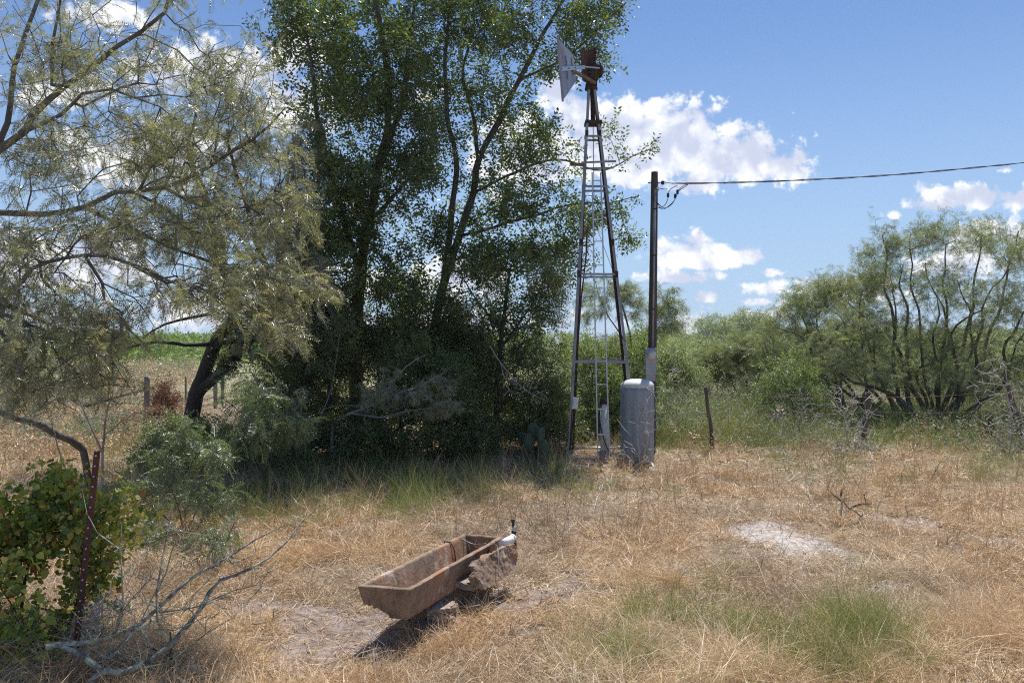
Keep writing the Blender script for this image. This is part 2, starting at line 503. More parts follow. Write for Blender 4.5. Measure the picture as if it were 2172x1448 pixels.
M['grey_box'] = mat_basic('grey_enamel', [(0.3, (0.27, 0.29, 0.31)), (0.7, (0.37, 0.39, 0.41))], 7, 0.5, 0.1)
M['white_box'] = mat_basic('white_enamel', [(0.3, (0.6, 0.62, 0.64)), (0.7, (0.75, 0.77, 0.8))], 9, 0.5)
M['black'] = mat_basic('black_rubber', [(0.3, (0.015, 0.015, 0.017)), (0.7, (0.04, 0.04, 0.043))], 9, 0.6)
M['wire'] = mat_basic('wire', [(0.3, (0.13, 0.12, 0.115)), (0.7, (0.28, 0.27, 0.26))], 9, 0.5, 0.5)
M['wire_rust'] = mat_basic('wire_rust', [(0.3, (0.10, 0.05, 0.035)), (0.7, (0.22, 0.13, 0.1))], 9, 0.8)
M['bark_mesq'] = mat_basic('bark_mesquite', [(0.25, (0.06, 0.05, 0.043)), (0.6, (0.16, 0.145, 0.125)), (0.85, (0.32, 0.30, 0.27))], 8, 0.9, bump=0.008, bscale=30)
def mat_concrete():
    m, nb, out = mat_new('stained_concrete')
    vec = X(nb, nb.new('ShaderNodeTexCoord').outputs['Object'])
    col = nb.ramp(nb.noise(vec, 9, 10, 0.7), [(0.25, (0.12, 0.085, 0.06)), (0.45, (0.25, 0.18, 0.13)), (0.62, (0.35, 0.255, 0.185)), (0.82, (0.50, 0.40, 0.31))])
    col = nb.mix(nb.smooth(nb.noise(vec, 3.2, 6, 0.65, 0.6), 0.45, 0.64, 0.0, 0.65), col, (0.40, 0.185, 0.085))
    streak = nb.noise(nb.vmul(vec, (1, 1, 0.16)), 30, 6, 0.65)
    col = nb.mix(nb.smooth(streak, 0.52, 0.68, 0.0, 0.6), col, (0.10, 0.065, 0.05))
    col = nb.mix(nb.smooth(nb.noise(vec, 5.1, 7, 0.7, 0.3), 0.56, 0.66, 0.0, 0.7), col, (0.60, 0.50, 0.42))
    col = nb.mix(nb.smooth(nb.noise(vec, 120, 3, 0.7), 0.6, 0.7, 0.0, 0.6), col, (0.12, 0.09, 0.07))
    b = nb.new('ShaderNodeBsdfPrincipled')
    nb.put(b.inputs['Base Color'], col)
    b.inputs['Roughness'].default_value = 0.95
    b.inputs['Specular IOR Level'].default_value = 0.25
    bn = nb.new('ShaderNodeBump')
    bn.inputs['Distance'].default_value = 0.008
    nb.put(bn.inputs['Height'], nb.noise(vec, 45, 8, 0.7))
    nb.t.links.new(bn.outputs[0], b.inputs['Normal'])
    nb.t.links.new(b.outputs[0], out.inputs[0])
    return m


M['concrete'] = mat_concrete()
M['concrete_dark'] = mat_basic('algae_concrete', [(0.22, (0.07, 0.055, 0.045)), (0.5, (0.16, 0.12, 0.10)), (0.85, (0.33, 0.27, 0.23))], 9, 0.9, bump=0.005, bscale=50, detail=9)
M['concrete_raw'] = mat_basic('broken_concrete', [(0.2, (0.16, 0.11, 0.085)), (0.5, (0.32, 0.25, 0.20)), (0.85, (0.62, 0.55, 0.49))], 16, 1.0, bump=0.015, bscale=45, detail=9)
M['glass_dome'] = mat_basic('meter_glass', [(0.3, (0.42, 0.43, 0.40)), (0.7, (0.6, 0.6, 0.56))], 4, 0.12, 0.0)

# ------------------------------------------------------------------ plants
def norm(a):
    return a / np.maximum(np.linalg.norm(a, axis=-1, keepdims=True), 1e-9)


def spline(pts, step=0.15):
    """Catmull-Rom through points, resampled"""
    p = np.asarray(pts, float)
    if len(p) < 2: return p
    q = np.vstack([2 * p[0] - p[1], p, 2 * p[-1] - p[-2]])
    out = []
    for i in range(1, len(q) - 2):
        n = max(1, int(np.linalg.norm(q[i + 1] - q[i]) / step))
        for k in range(n):
            t = k / n
            out.append(0.5 * ((2 * q[i]) + (-q[i - 1] + q[i + 1]) * t + (2 * q[i - 1] - 5 * q[i] + 4 * q[i + 1] - q[i + 2]) * t * t + (-q[i - 1] + 3 * q[i] - 3 * q[i + 1] + q[i + 2]) * t ** 3))
    out.append(p[-1])
    return np.array(out)


def skeleton(trunks, att, bf=0.35, seg=0.22, jit=0.12, tip=0.004, expo=2.3, sag=0.05, rng=R, wob=0.02):
    """trunks: list of (points, r0, r1).  att: (n,3) points the twigs must reach."""
    cap = sum(len(spline(t[0])) for t in trunks) + len(att) * 14 + 100
    pos = np.zeros((cap, 3)); par = np.full(cap, -1); path = np.zeros(cap); rmin = np.zeros(cap)
    n = 0
    for (pts, r0, r1) in trunks:
        sp = spline(pts)
        if wob and len(sp) > 2:
            wn = np.stack([fbm(sp * 1.7 + 31.7 * k, 2, 40 + k) - 0.5 for k in range(3)], -1) * wob * 6
            ramp_ = np.minimum(np.arange(len(sp)) / 4.0, 1)[:, None]
            sp = sp + wn * ramp_
        rr = np.linspace(r0, r1, len(sp))
        prev = -1
        if n:
            prev = int(np.argmin(((pos[:n] - sp[0]) ** 2).sum(1)))
            if np.linalg.norm(pos[prev] - sp[0]) < 0.05:
                sp = sp[1:]; rr = rr[1:]
        for p, r in zip(sp, rr):
            pos[n] = p; par[n] = prev; rmin[n] = r
            path[n] = 0 if prev < 0 else path[prev] + np.linalg.norm(p - pos[prev])
            prev = n; n += 1
    ntr = n
    if len(att):
        d0 = np.array([np.min(((pos[:ntr] - a) ** 2).sum(1)) for a in att])
        for a in att[np.argsort(d0)]:
            dd = np.sqrt(((pos[:n] - a) ** 2).sum(1))
            k = int(np.argmin(dd + bf * path[:n]))
            L = dd[k]
            m = min(12, max(1, int(L / seg)))
            p0 = pos[k].copy()
            off = rng.normal(size=3) * jit * L
            prev = k
            for j in range(1, m + 1):
                t = j / m
                p = p0 + (a - p0) * t + off * math.sin(math.pi * t) * 0.6 + rng.normal(size=3) * seg * 0.07
                p[2] += sag * L * math.sin(math.pi * t)
                pos[n] = p; par[n] = prev
                path[n] = path[prev] + np.linalg.norm(p - pos[prev])
                prev = n; n += 1
    pos, par, rmin = pos[:n], par[:n], rmin[:n]
    acc = np.zeros(n); cnt = np.zeros(n, int)
    rad = np.zeros(n)
    main = np.full(n, -1); mb = np.zeros(n)
    for i in range(n - 1, -1, -1):
        if cnt[i] == 0: acc[i] = tip ** expo
        rad[i] = max(acc[i] ** (1 / expo), rmin[i])
        j = par[i]
        if j >= 0:
            acc[j] += rad[i] ** expo if i >= ntr or rmin[j] == 0 else 0
            cnt[j] += 1
            if rad[i] > mb[j]:
                mb[j] = rad[i]; main[j] = i
    # a thick trunk node keeps its given radius; limit growth beyond it
    lim = rmin > 0
    rad[lim] = np.minimum(rad[lim], rmin[lim] * 1.1)
    return dict(pos=pos, par=par, rad=rad, main=main, ntr=ntr)


def tubes(sk, minr=0.0):
    pos, par, rad, main = sk['pos'], sk['par'], sk['rad'], sk['main']
    e = np.where(par >= 0)[0]
    a = par[e]
    tan = np.zeros_like(pos)
    ed = norm(pos[e] - pos[a])
    tan[e] += ed
    hm = main >= 0
    tan[hm] += norm(pos[main[hm]] - pos[hm])
    tan = norm(tan)
    keep = rad[e] >= minr
    e = e[keep]; a = a[keep]; ed = ed[keep]
    ismain = main[a] == e
    ra = np.where(ismain, rad[a], np.minimum(rad[a], rad[e] * 1.25))
    rb = rad[e]
    ta = np.where(ismain[:, None], tan[a], ed)
    tb = tan[e]
    ref = norm(np.array([[0.21, 0.37, 0.13]]))
    Vs, Qs, base = [], [], 0
    for (lo, hi, k) in ((0, 0.007, 3), (0.007, 0.03, 5), (0.03, 9, 10)):
        s = (rb >= lo) & (rb < hi)
        if not s.any(): continue
        def ring(c, t, r):
            u = norm(np.cross(t, ref)); v = np.cross(t, u)
            th = np.arange(k) * 2 * np.pi / k
            rr = r[:, None]
            if k == 10:
                pp = c[:, None, :] * 3.0 + np.stack([np.cos(th), np.sin(th), 0 * th], -1)[None] * 1.2
                rr = rr * (0.82 + 0.36 * fbm(pp, 2, 77))
            return c[:, None, :] + u[:, None, :] * (np.cos(th)[None, :, None] * rr[..., None]) + v[:, None, :] * (np.sin(th)[None, :, None] * rr[..., None])
        A = ring(pos[a[s]], ta[s], ra[s]); B = ring(pos[e[s]], tb[s], rb[s])
        n = s.sum()
        Vs.append(np.concatenate([A, B], 1).reshape(-1, 3))
        i = np.arange(k); j = (i + 1) % k
        q = np.stack([i, j, j + k, i + k], -1)
        Qs.append((q[None] + (np.arange(n) * 2 * k)[:, None, None] + base).reshape(-1, 4))
        base += n * 2 * k
    return np.concatenate(Vs), np.concatenate(Qs)


# ---- leaf templates: (verts, quads, leaf index per quad)
def t_leaf(L=1.0, W=0.45, fold=0.12):
    v = np.array([[0, 0, 0], [0.42 * L, W / 2 * L, fold * L * .5], [L, 0, -0.08 * L], [0.42 * L, -W / 2 * L, fold * L * .5]])
    return v, np.array([[0, 1, 2, 3]])


def merge(parts):
    V, Q, I, b = [], [], [], 0
    for k, (v, q) in enumerate(parts):
        V.append(v); Q.append(q + b); I.append(np.full(len(q), k)); b += len(v)
    return np.concatenate(V), np.concatenate(Q), np.concatenate(I)


def frame(x, up):
    x = norm(x); y = norm(np.cross(up, x)); z = np.cross(x, y)
    return np.stack([x, y, z], -1)


def t_spray(rng, n=8, length=0.2, L=0.05, W=0.48, spread=1.0):
    parts = []
    for i in range(n):
        t = (i + 0.6) / n
        side = 1 if i % 2 else -1
        d = np.array([0.55, side * (0.75 + 0.3 * rng.random()) * spread, rng.normal() * 0.45])
        Mx = frame(d, np.array([rng.normal() * .5, rng.normal() * .5, 1.0]))
        v, q = t_leaf(L * (0.7 + 0.5 * rng.random()), W)
        v = v @ Mx.T + np.array([t * length, rng.normal() * 0.008, rng.normal() * 0.012 - 0.25 * length * t * t])
        parts.append((v, q))
    return merge(parts)


def t_compound(rng, pairs=12, length=0.12, L=0.03, W=0.16, fork=False, curl=0.35):
    parts = []
    for f in ((-0.45, 0.45) if fork else (0.0,)):
        yaw = f + rng.normal() * .1
        c = curl * (0.6 + 0.8 * rng.random())
        for i in range(pairs):
            t = (i + 0.5) / pairs
            p = np.array([t * length, 0.0, -c * length * t * t])
            prof = 0.65 + 0.35 * math.sin(math.pi * min(1, t * 1.1))
            for side in (-1, 1):
                d = np.array([0.42 + 0.2 * t, side * 1.0, -0.25 + rng.normal() * 0.18])
                Mx = frame(d, np.array([0.5 * rng.normal() * .5, 0, 1.0]))
                v, q = t_leaf(L * prof * (0.88 + .2 * rng.random()), W, 0.03)
                v = v @ Mx.T + p
                v = v @ np.array([[math.cos(yaw), math.sin(yaw), 0], [-math.sin(yaw), math.cos(yaw), 0], [0, 0, 1]])
                parts.append((v, q))
        # rachis as a thin ribbon
        v = np.array([[0, 0.001, 0], [length, 0.0006, -c * length], [length, -0.0006, -c * length], [0, -0.001, 0]])
        v = v @ np.array([[math.cos(yaw), math.sin(yaw), 0], [-math.sin(yaw), math.cos(yaw), 0], [0, 0, 1]])
        parts.append((v, np.array([[0, 1, 2, 3]])))
    return merge(parts)


def t_heart(rng, L=0.06):
    o = np.array([[0, 0], [-.10, .22], [.05, .45], [.35, .50], [.68, .30], [1.0, 0], [.68, -.30], [.35, -.50], [.05, -.45], [-.10, -.22]])
    z = 0.18 * np.abs(o[:, 1]) - 0.12 * o[:, 0] ** 2 + rng.normal(size=10) * 0.03
    v = np.concatenate([o, z[:, None]], 1) * L
    c = np.array([[.35 * L, 0, -0.02 * L]])
    v = np.concatenate([v, c])
    q = np.array([[10, 0, 1, 2], [10, 2, 3, 4], [10, 4, 5, 6], [10, 6, 7, 8], [10, 8, 9, 0]])
    return merge([(v, q)])


def instances(tmpls, T, D, U, S, rng, one_rnd=False, bias=0.0, rpow=1.0):
    """place random templates at T, x along D, up U, scale S"""
    Vs, Qs, A, C, base = [], [], [], [], 0
    which = rng.integers(0, len(tmpls), len(T))
    fr = frame(D, U)
    cl = np.clip((fbm(T * 1.6, 2, 5) - 0.5) * 2.2 + 0.5, 0, 1)
    for k, (v, q, idx) in enumerate(tmpls):
        s = np.where(which == k)[0]
        if not len(s): continue
        W = np.einsum('nij,vj->nvi', fr[s], v) * S[s][:, None, None] + T[s][:, None, :]
        Vs.append(W.reshape(-1, 3))
        Qs.append((q[None] + (np.arange(len(s)) * len(v))[:, None, None] + base).reshape(-1, 4))
        base += len(s) * len(v)
        nleaf = idx.max() + 1
        if one_rnd:
            rn = np.repeat(rng.random(len(s))[:, None], nleaf, 1) * 0.85 + rng.random((len(s), nleaf)) * 0.15
        else:
            rn = rng.random((len(s), nleaf)) * 0.7 + rng.random((len(s), 1)) * 0.3
        rn = np.clip(rn ** rpow + bias, 0, 1)
        A.append(rn[:, idx].ravel())
        C.append(np.repeat(cl[s], len(q)))
    return np.concatenate(Vs), np.concatenate(Qs), np.concatenate(A), np.concatenate(C)


TR = np.random.default_rng(5)
T_ELM = [t_spray(TR, 8, 0.17, 0.052, 0.46) for _ in range(5)]
T_SMALL = [t_spray(TR, 9, 0.13, 0.028, 0.55) for _ in range(5)]
T_FERN = [t_compound(TR, 11, 0.125, 0.038, 0.20, curl=0.5) for _ in range(6)]
T_FERNL = [t_compound(TR, 8, 0.10, 0.032, 0.2, True) for _ in range(4)]
T_MESQ = [t_compound(TR, 7, 0.12, 0.048, 0.16, True, 0.7) for _ in range(4)]
T_HEART = [t_heart(TR, 1.0) for _ in range(5)]
T_FAR = [t_spray(TR, 7, 0.9, 0.42, 0.6) for _ in range(5)]


def blobs(spec, n, rng, gap=0.45, scale=1.3, seed=1, floor=0.15):
    """sample n points in ellipsoids (px, py, rx, ry, depth, rdepth, weight); noise leaves gaps"""
    wts = np.array([s[6] if len(s) > 6 else s[2] * s[3] for s in spec], float)
    wts /= wts.sum()
    out = []
    tot = 0
    while tot < n:
        k = rng.choice(len(spec), size=n * 2, p=wts)
        u = norm(rng.normal(size=(n * 2, 3))) * (rng.random((n * 2, 1)) ** .5) * (.72 + .62 * rng.random((n * 2, 1)) ** 1.5)
        s = np.array([q[:6] for q in spec])[k]
        d = s[:, 4] + u[:, 1] * s[:, 5]
        p = np.stack([(s[:, 0] + u[:, 0] * s[:, 2] - 1086) / F * d, d, EYE + (HY - s[:, 1] + u[:, 2] * s[:, 3]) / F * d], -1)
        nz = fbm(p * scale, 2, seed)
        ok = (nz > gap) & (p[:, 2] > floor)
        p = p[ok]
        out.append(p); tot += len(p)
    return np.concatenate(out)[:n]


def leaf_sites(sk, n, rng, thr=0.012, tipward=True, along=0.0):
    pos, par, rad, ntr = sk['pos'], sk['par'], sk['rad'], sk['ntr']
    e = np.where((par >= 0) & (rad < thr))[0]
    wts = np.linalg.norm(pos[e] - pos[par[e]], axis=1) / (rad[e] ** 0.7 if tipward else 1)
    wts /= wts.sum()
    k = e[rng.choice(len(e), size=n, p=wts)]
    t = rng.random((n, 1)) * 1.1
    T = pos[par[k]] * (1 - t) + pos[k] * t
    return T, norm(pos[k] - pos[par[k]])


def make_tree(name, label, cat, base, trunks, spec, natt, nleaf, tm, leafmat, bark, group=None, gap=0.45, nscale=1.3, seed=1,
              bf=0.35, seg=0.22, jit=0.12, tip=0.004, lsize=1.0, droop=0.25, wild=0.7, thr=0.012, floor=0.15, one=False, minr=0.0, expo=2.7, wob=0.02, sag=0.05, spreadT=0.03, bias=0.0, rpow=1.0, kind=None):
    rng = np.random.default_rng(seed + 100)
    base = np.asarray(base, float)
    att = blobs(spec, natt, rng, gap, nscale, seed, floor) if natt else np.zeros((0, 3))
    sk = skeleton(trunks, att, bf, seg, jit, tip, expo, sag, rng, wob)
    root = empty(name, base, label, cat, group)
    V, Q = tubes(sk, minr)
    mesh_quads('trunk', V, Q, bark, root, base, smooth=True)
    if nleaf:
        T, E = leaf_sites(sk, nleaf, rng, thr)
        T = T + rng.normal(size=T.shape) * spreadT
        D = E * 0.6 + norm(rng.normal(size=T.shape)) * wild + np.array([0, 0, -droop])
        U = norm(rng.normal(size=T.shape)) * 0.8 + np.array([0, 0, 1.0])
        S = lsize * (0.7 + 0.6 * rng.random(len(T)))
        V, Q, A, C = instances(tm, T, D, U, S, rng, one, bias, rpow)
        mesh_quads('crown', V, Q, leafmat, root, base, {'rnd': A, 'clump': C})
    return root


def copy_tree(o, loc, rz, s, label):
    c = o.copy(); scene.collection.objects.link(c)
    c.location = tuple(float(v) for v in loc); c.rotation_euler = (0, 0, rz); c.scale = (s, s, s)
    c['label'] = label
    for ch in list(o.children):
        d = ch.copy(); scene.collection.objects.link(d); d.parent = c
    return c


# ------------------------------------------------------------------ ground
def patch(px, py, spec):
    """sum of soft ellipses given in photo pixels on the ground: (cx, cy, rx, ry, weight)"""
    s = 0.0
    for (cx, cy, rx, ry, wgt) in spec:
        s = s + wgt * np.exp(-(((px - cx) / rx) ** 2 + ((py - cy) / ry) ** 2))
    return s


DIRT = [(700, 1350, 140, 55, .8), (620, 1400, 110, 50, .75), (900, 1440, 150, 40, .5), (1150, 1255, 150, 40, .55), (1100, 1340, 120, 40, .5), (600, 1240, 110, 35, .55), (1000, 1290, 60, 20, .4), (1500, 1290, 120, 25, .35), (520, 1300, 80, 40, .5), (1590, 1122, 60, 16, 1.1), (1660, 1140, 70, 20, 1.1), (1730, 1160, 60, 16, 1.0), (1800, 1195, 60, 18, .8), (1880, 1235, 60, 20, .7), (1960, 1110, 60, 10, .5), (2080, 1150, 110, 30, .35), (640, 1290, 60, 20, .6),
        (900, 1105, 120, 18, .35), (1180, 1270, 60, 30, .3), (1060, 1340, 80, 30, .15), (1960, 1330, 80, 40, .1), (2000, 1100, 150, 18, .3)]
GREEN = [(1480, 1400, 130, 95, .62), (1860, 1360, 120, 85, .7), (1280, 1420, 90, 60, .5), (1640, 1420, 240, 60, .3), (1380, 1330, 60, 30, .4), (700, 1045, 280, 46, 1.5), (950, 1030, 220, 46, 1.5), (1080, 1000, 110, 30, 1.0), (420, 1060, 220, 60, .9),
         (150, 930, 220, 50, .6), (1480, 930, 170, 24, 1.2), (1960, 912, 230, 26, 1.8), (1650, 900, 180, 22, 1.1), (2120, 1000, 80, 40, .5), (1250, 1030, 90, 20, .3), (1560, 1230, 70, 15, .25), (1380, 1040, 70, 25, .3), (1830, 1010, 120, 25, .5), (1480, 880, 200, 20, .8),
         (560, 970, 300, 30, .8), (1650, 990, 100, 20, .3)]


def dirt_at(x, y):
    px, py = to_px(x, y)
    p = np.stack([x, y], -1)
    d = patch(px, py, DIRT) * 0.9 + (fbm(p * 4.1, 5, 21, .6) - 0.5) * 2.4 * np.clip(patch(px, py, DIRT) * 2 + .15, 0, 1) + np.clip(fbm(p * 1.9, 4, 23) - 0.62, 0, 1) * 3.0
    return np.clip(d, 0, 1)


def green_at(x, y):
    px, py = to_px(x, y)
    p = np.stack([x, y], -1)
    g = patch(px, py, GREEN) * np.clip((fbm(p * 2.0, 4, 25) - .5) * 4.0 + .8, 0, 2)
    g = g + np.clip((y - 16) / 12, 0, 1) * 0.35
    return np.clip(g, 0, 1)


def mat_ground():
    m, nb, out = mat_new('ground')
    tcn = nb.new('ShaderNodeTexCoord')
    vec = X(nb, tcn.outputs['Object'])
    a = X(nb, nb.new('ShaderNodeAttribute', attribute_name='dirt').outputs['Fac'])
    g = X(nb, nb.new('ShaderNodeAttribute', attribute_name='green').outputs['Fac'])
    f = X(nb, nb.new('ShaderNodeAttribute', attribute_name='field').outputs['Fac'])
    soil = nb.ramp(nb.noise(vec, 6, 9, 0.72), [(0.28, (0.12, 0.09, 0.077)), (0.45, (0.26, 0.21, 0.185)), (0.6, (0.38, 0.325, 0.295)), (0.8, (0.52, 0.47, 0.43))])
    wh = X(nb, nb.new('ShaderNodeAttribute', attribute_name='chalk').outputs['Fac'])
    soil = nb.mix(nb.m('MULTIPLY', wh, nb.smooth(nb.noise(vec, 14, 6, 0.7), 0.3, 0.55)), soil, (0.58, 0.53, 0.49))
    soil = nb.mix(nb.smooth(nb.noise(vec, 40, 5, 0.75), 0.52, 0.66, 0.0, 0.8), soil, (0.11, 0.08, 0.065))
    st = nb.vmul(vec, (1, 1, 1))
    mat = nb.ramp(nb.noise(st, 26, 9, 0.75, 1.2), [(0.28, (0.06, 0.045, 0.034)), (0.43, (0.20, 0.15, 0.105)), (0.58, (0.38, 0.295, 0.21)), (0.76, (0.60, 0.50, 0.38))])  # dark stops paint shade into the hollows under the straw
    tuf = nb.noise(vec, 1.2, 6, 0.6)
    mat = nb.mix(nb.smooth(tuf, 0.5, 0.7), mat, (0.24, 0.165, 0.10))
    col = nb.mix(nb.smooth(a, 0.2, 0.6), mat, soil)
    gcol = nb.ramp(nb.noise(vec, 9, 7, 0.7), [(0.3, (0.06, 0.08, 0.03)), (0.6, (0.13, 0.15, 0.06)), (0.85, (0.26, 0.24, 0.13))])
    col = nb.mix(nb.m('MULTIPLY', g, 0.75), col, gcol)
    fcol = nb.ramp(nb.noise(vec, 0.12, 9, 0.7), [(0.3, (0.20, 0.22, 0.09)), (0.5, (0.31, 0.31, 0.17)), (0.75, (0.44, 0.41, 0.28))])
    col = nb.mix(f, col, fcol)
    b = nb.new('ShaderNodeBsdfPrincipled')
    nb.put(b.inputs['Base Color'], col)
    b.inputs['Roughness'].default_value = 0.97
    b.inputs['Specular IOR Level'].default_value = 0.15
    bn = nb.new('ShaderNodeBump')
    bn.inputs['Distance'].default_value = 0.03
    nb.put(bn.inputs['Height'], nb.noise(vec, 22, 8, 0.7))
    nb.t.links.new(bn.outputs[0], b.inputs['Normal'])
    nb.t.links.new(b.outputs[0], out.inputs[0])
    return m


M['ground'] = mat_ground()


def build_ground():
    th = np.concatenate([np.linspace(-180, -46, 40)[:-1], np.linspace(-46, 46, 560), np.linspace(46, 180, 40)[1:]])
    th = np.radians(th)
    rr = np.concatenate([[0.02, .5, 1.0, 1.6, 2.2], 2.7 * 1.0135 ** np.arange(0, 320)])
    rr = np.concatenate([rr, rr[-1] * 1.06 ** np.arange(1, 70)])
    Tt, Rr = np.meshgrid(th, rr)
    x = Rr * np.sin(Tt); y = Rr * np.cos(Tt)
    z = ground_h(x, y)
    dm = dirt_at(x, y) * np.exp(-(Rr / 22) ** 2)
    V = np.stack([x, y, z], -1).reshape(-1, 3)
    nr, nt = x.shape
    i = (np.arange(nr - 1)[:, None] * nt + np.arange(nt - 1)[None]).ravel()
    Q = np.stack([i, i + 1, i + nt + 1, i + nt], -1)[:, ::-1]
    o = mesh_quads('ground', V, Q, M['ground'], smooth=True)
    chalk = np.clip(patch(*to_px(x, np.maximum(y, .1)), [(1650, 1142, 150, 40, 1.1), (1850, 1215, 90, 40, .8), (2050, 1130, 160, 40, .6)]), 0, 1)
    for nm, arr in (('chalk', chalk), ('dirt', dm), ('green', green_at(x, y)), ('field', np.clip((np.hypot(x, y) - 24) / 30, 0, 1))):
        at = o.data.attributes.new(nm, 'FLOAT', 'POINT')
        at.data.foreach_set('value', arr.ravel().astype(np.float32))
    tag(o, kind='structure')
    return o


build_ground()


def sample_ground(n, d0, d1, rng, ang=37.0, power=1.0):
    """points spread evenly over the view, so denser near the camera"""
    u = rng.random(n)
    inv = (1 / d0) * (1 - u) + (1 / d1) * u
    y = 1 / inv
    x = np.tan(np.radians(ang)) * (rng.random(n) * 2 - 1) * y
    return x, y


def blades(root, az, el, L, W, bend, rng, k=4):
    """curved ribbons; returns V,Q"""
    n = len(root)
    ts = np.linspace(0, 1, k)
    p = root.copy()
    dirh = np.stack([np.cos(az), np.sin(az), 0 * az], -1)
    side0 = np.stack([-np.sin(az), np.cos(az), 0 * az], -1)
    tw = rng.random(n) * np.pi
    V = np.zeros((n, k, 2, 3))
    sw = rng.normal(size=n) * 0.45
    for i, t in enumerate(ts):
        e = el - bend * t
        a2 = sw * t * 2
        d = (dirh * np.cos(a2)[:, None] + side0 * np.sin(a2)[:, None]) * np.cos(e)[:, None] + np.array([0, 0, 1.0]) * np.sin(e)[:, None]
        if i:
            p = p + d * (L / (k - 1))[:, None]
        nrm = norm(np.cross(d, side0))
        s = side0 * np.cos(tw)[:, None] + nrm * np.sin(tw)[:, None]
        ww = (W * (1 - 0.85 * t ** 1.5) * 0.5)[:, None]
        V[:, i, 0] = p - s * ww
        V[:, i, 1] = p + s * ww
    gz = ground_h(V[..., 0].reshape(-1), V[..., 1].reshape(-1)).reshape(n, k, 2) + 0.003
    V[..., 2] = np.maximum(V[..., 2], gz + (rng.random(n) * 0.02)[:, None, None])
    V = V.reshape(-1, 3)
    q = []
    for i in range(k - 1):
        q.append([2 * i, 2 * i + 1, 2 * i + 3, 2 * i + 2])
    q = np.array(q)
    Q = (q[None] + (np.arange(n) * 2 * k)[:, None, None]).reshape(-1, 4)
    return V, Q


def tufts(x, y, per, rng, hmin, hmax, rad, W, erect, bendr, col0=0.0, col1=1.0, k=4, hs=None):
    n = len(x)
    idx = np.repeat(np.arange(n), per)
    m = len(idx)
    tz = ground_h(x, y)
    H = hmin + (hmax - hmin) * rng.random(n) ** 1.5
    if hs is not None: H = H * hs
    a = rng.random(m) * 2 * np.pi
    r = rad * rng.random(m) ** 0.7
    px = x[idx] + np.cos(a) * r; py = y[idx] + np.sin(a) * r
    root = np.stack([px, py, tz[idx] - 0.005], -1)
    az = a + rng.normal(size=m) * 0.9
    lean = rng.random(n) * 2 * np.pi
    az = np.where(rng.random(m) < 0.45, lean[idx] + rng.normal(size=m) * 0.6, az)
    el = np.radians(erect[0] + (erect[1] - erect[0]) * rng.random(m))
    bend = bendr[0] + (bendr[1] - bendr[0]) * rng.random(m)
    L = H[idx] * (0.5 + 0.8 * rng.random(m))
    sc = np.maximum(1.0, y[idx] / 5.0)
    V, Q = blades(root, az, el, L, W * sc * (0.6 + 0.8 * rng.random(m)), bend, rng, k)
    tone = rng.random(n)
    big = np.clip((fbm(np.stack([x, y], -1) * 1.3, 3, 63) - .5) * 2.6 + .5, 0, 1)
    c = np.clip(col0 + (col1 - col0) * (0.25 * tone[idx] + .4 * big[idx] + 0.4 * rng.random(m)), 0, 1)
    cl = np.clip((fbm(np.stack([x, y], -1) * 1.1, 3, 31) - 0.5) * 2.6 + 0.5, 0, 1)
    return V, Q, np.repeat(c, k - 1), np.repeat(cl[idx], k - 1)


def cat(parts):
    V, Q, A, C, b = [], [], [], [], 0
    for (v, q, a, c) in parts:
        V.append(v); Q.append(q + b); A.append(a); C.append(c); b += len(v)
    return np.concatenate(V), np.concatenate(Q), np.concatenate(A), np.concatenate(C)


def in_trough(x, y, m=0.0):
    a = np.array([-0.72, 4.47]); b = np.array([-0.21, 5.74])
    ab = b - a; t = ((x - a[0]) * ab[0] + (y - a[1]) * ab[1]) / (ab @ ab)
    d = np.abs((x - a[0]) * ab[1] - (y - a[1]) * ab[0]) / np.linalg.norm(ab)
    return (t > -0.02) & (t < 1.02) & (d < 0.17 + m)


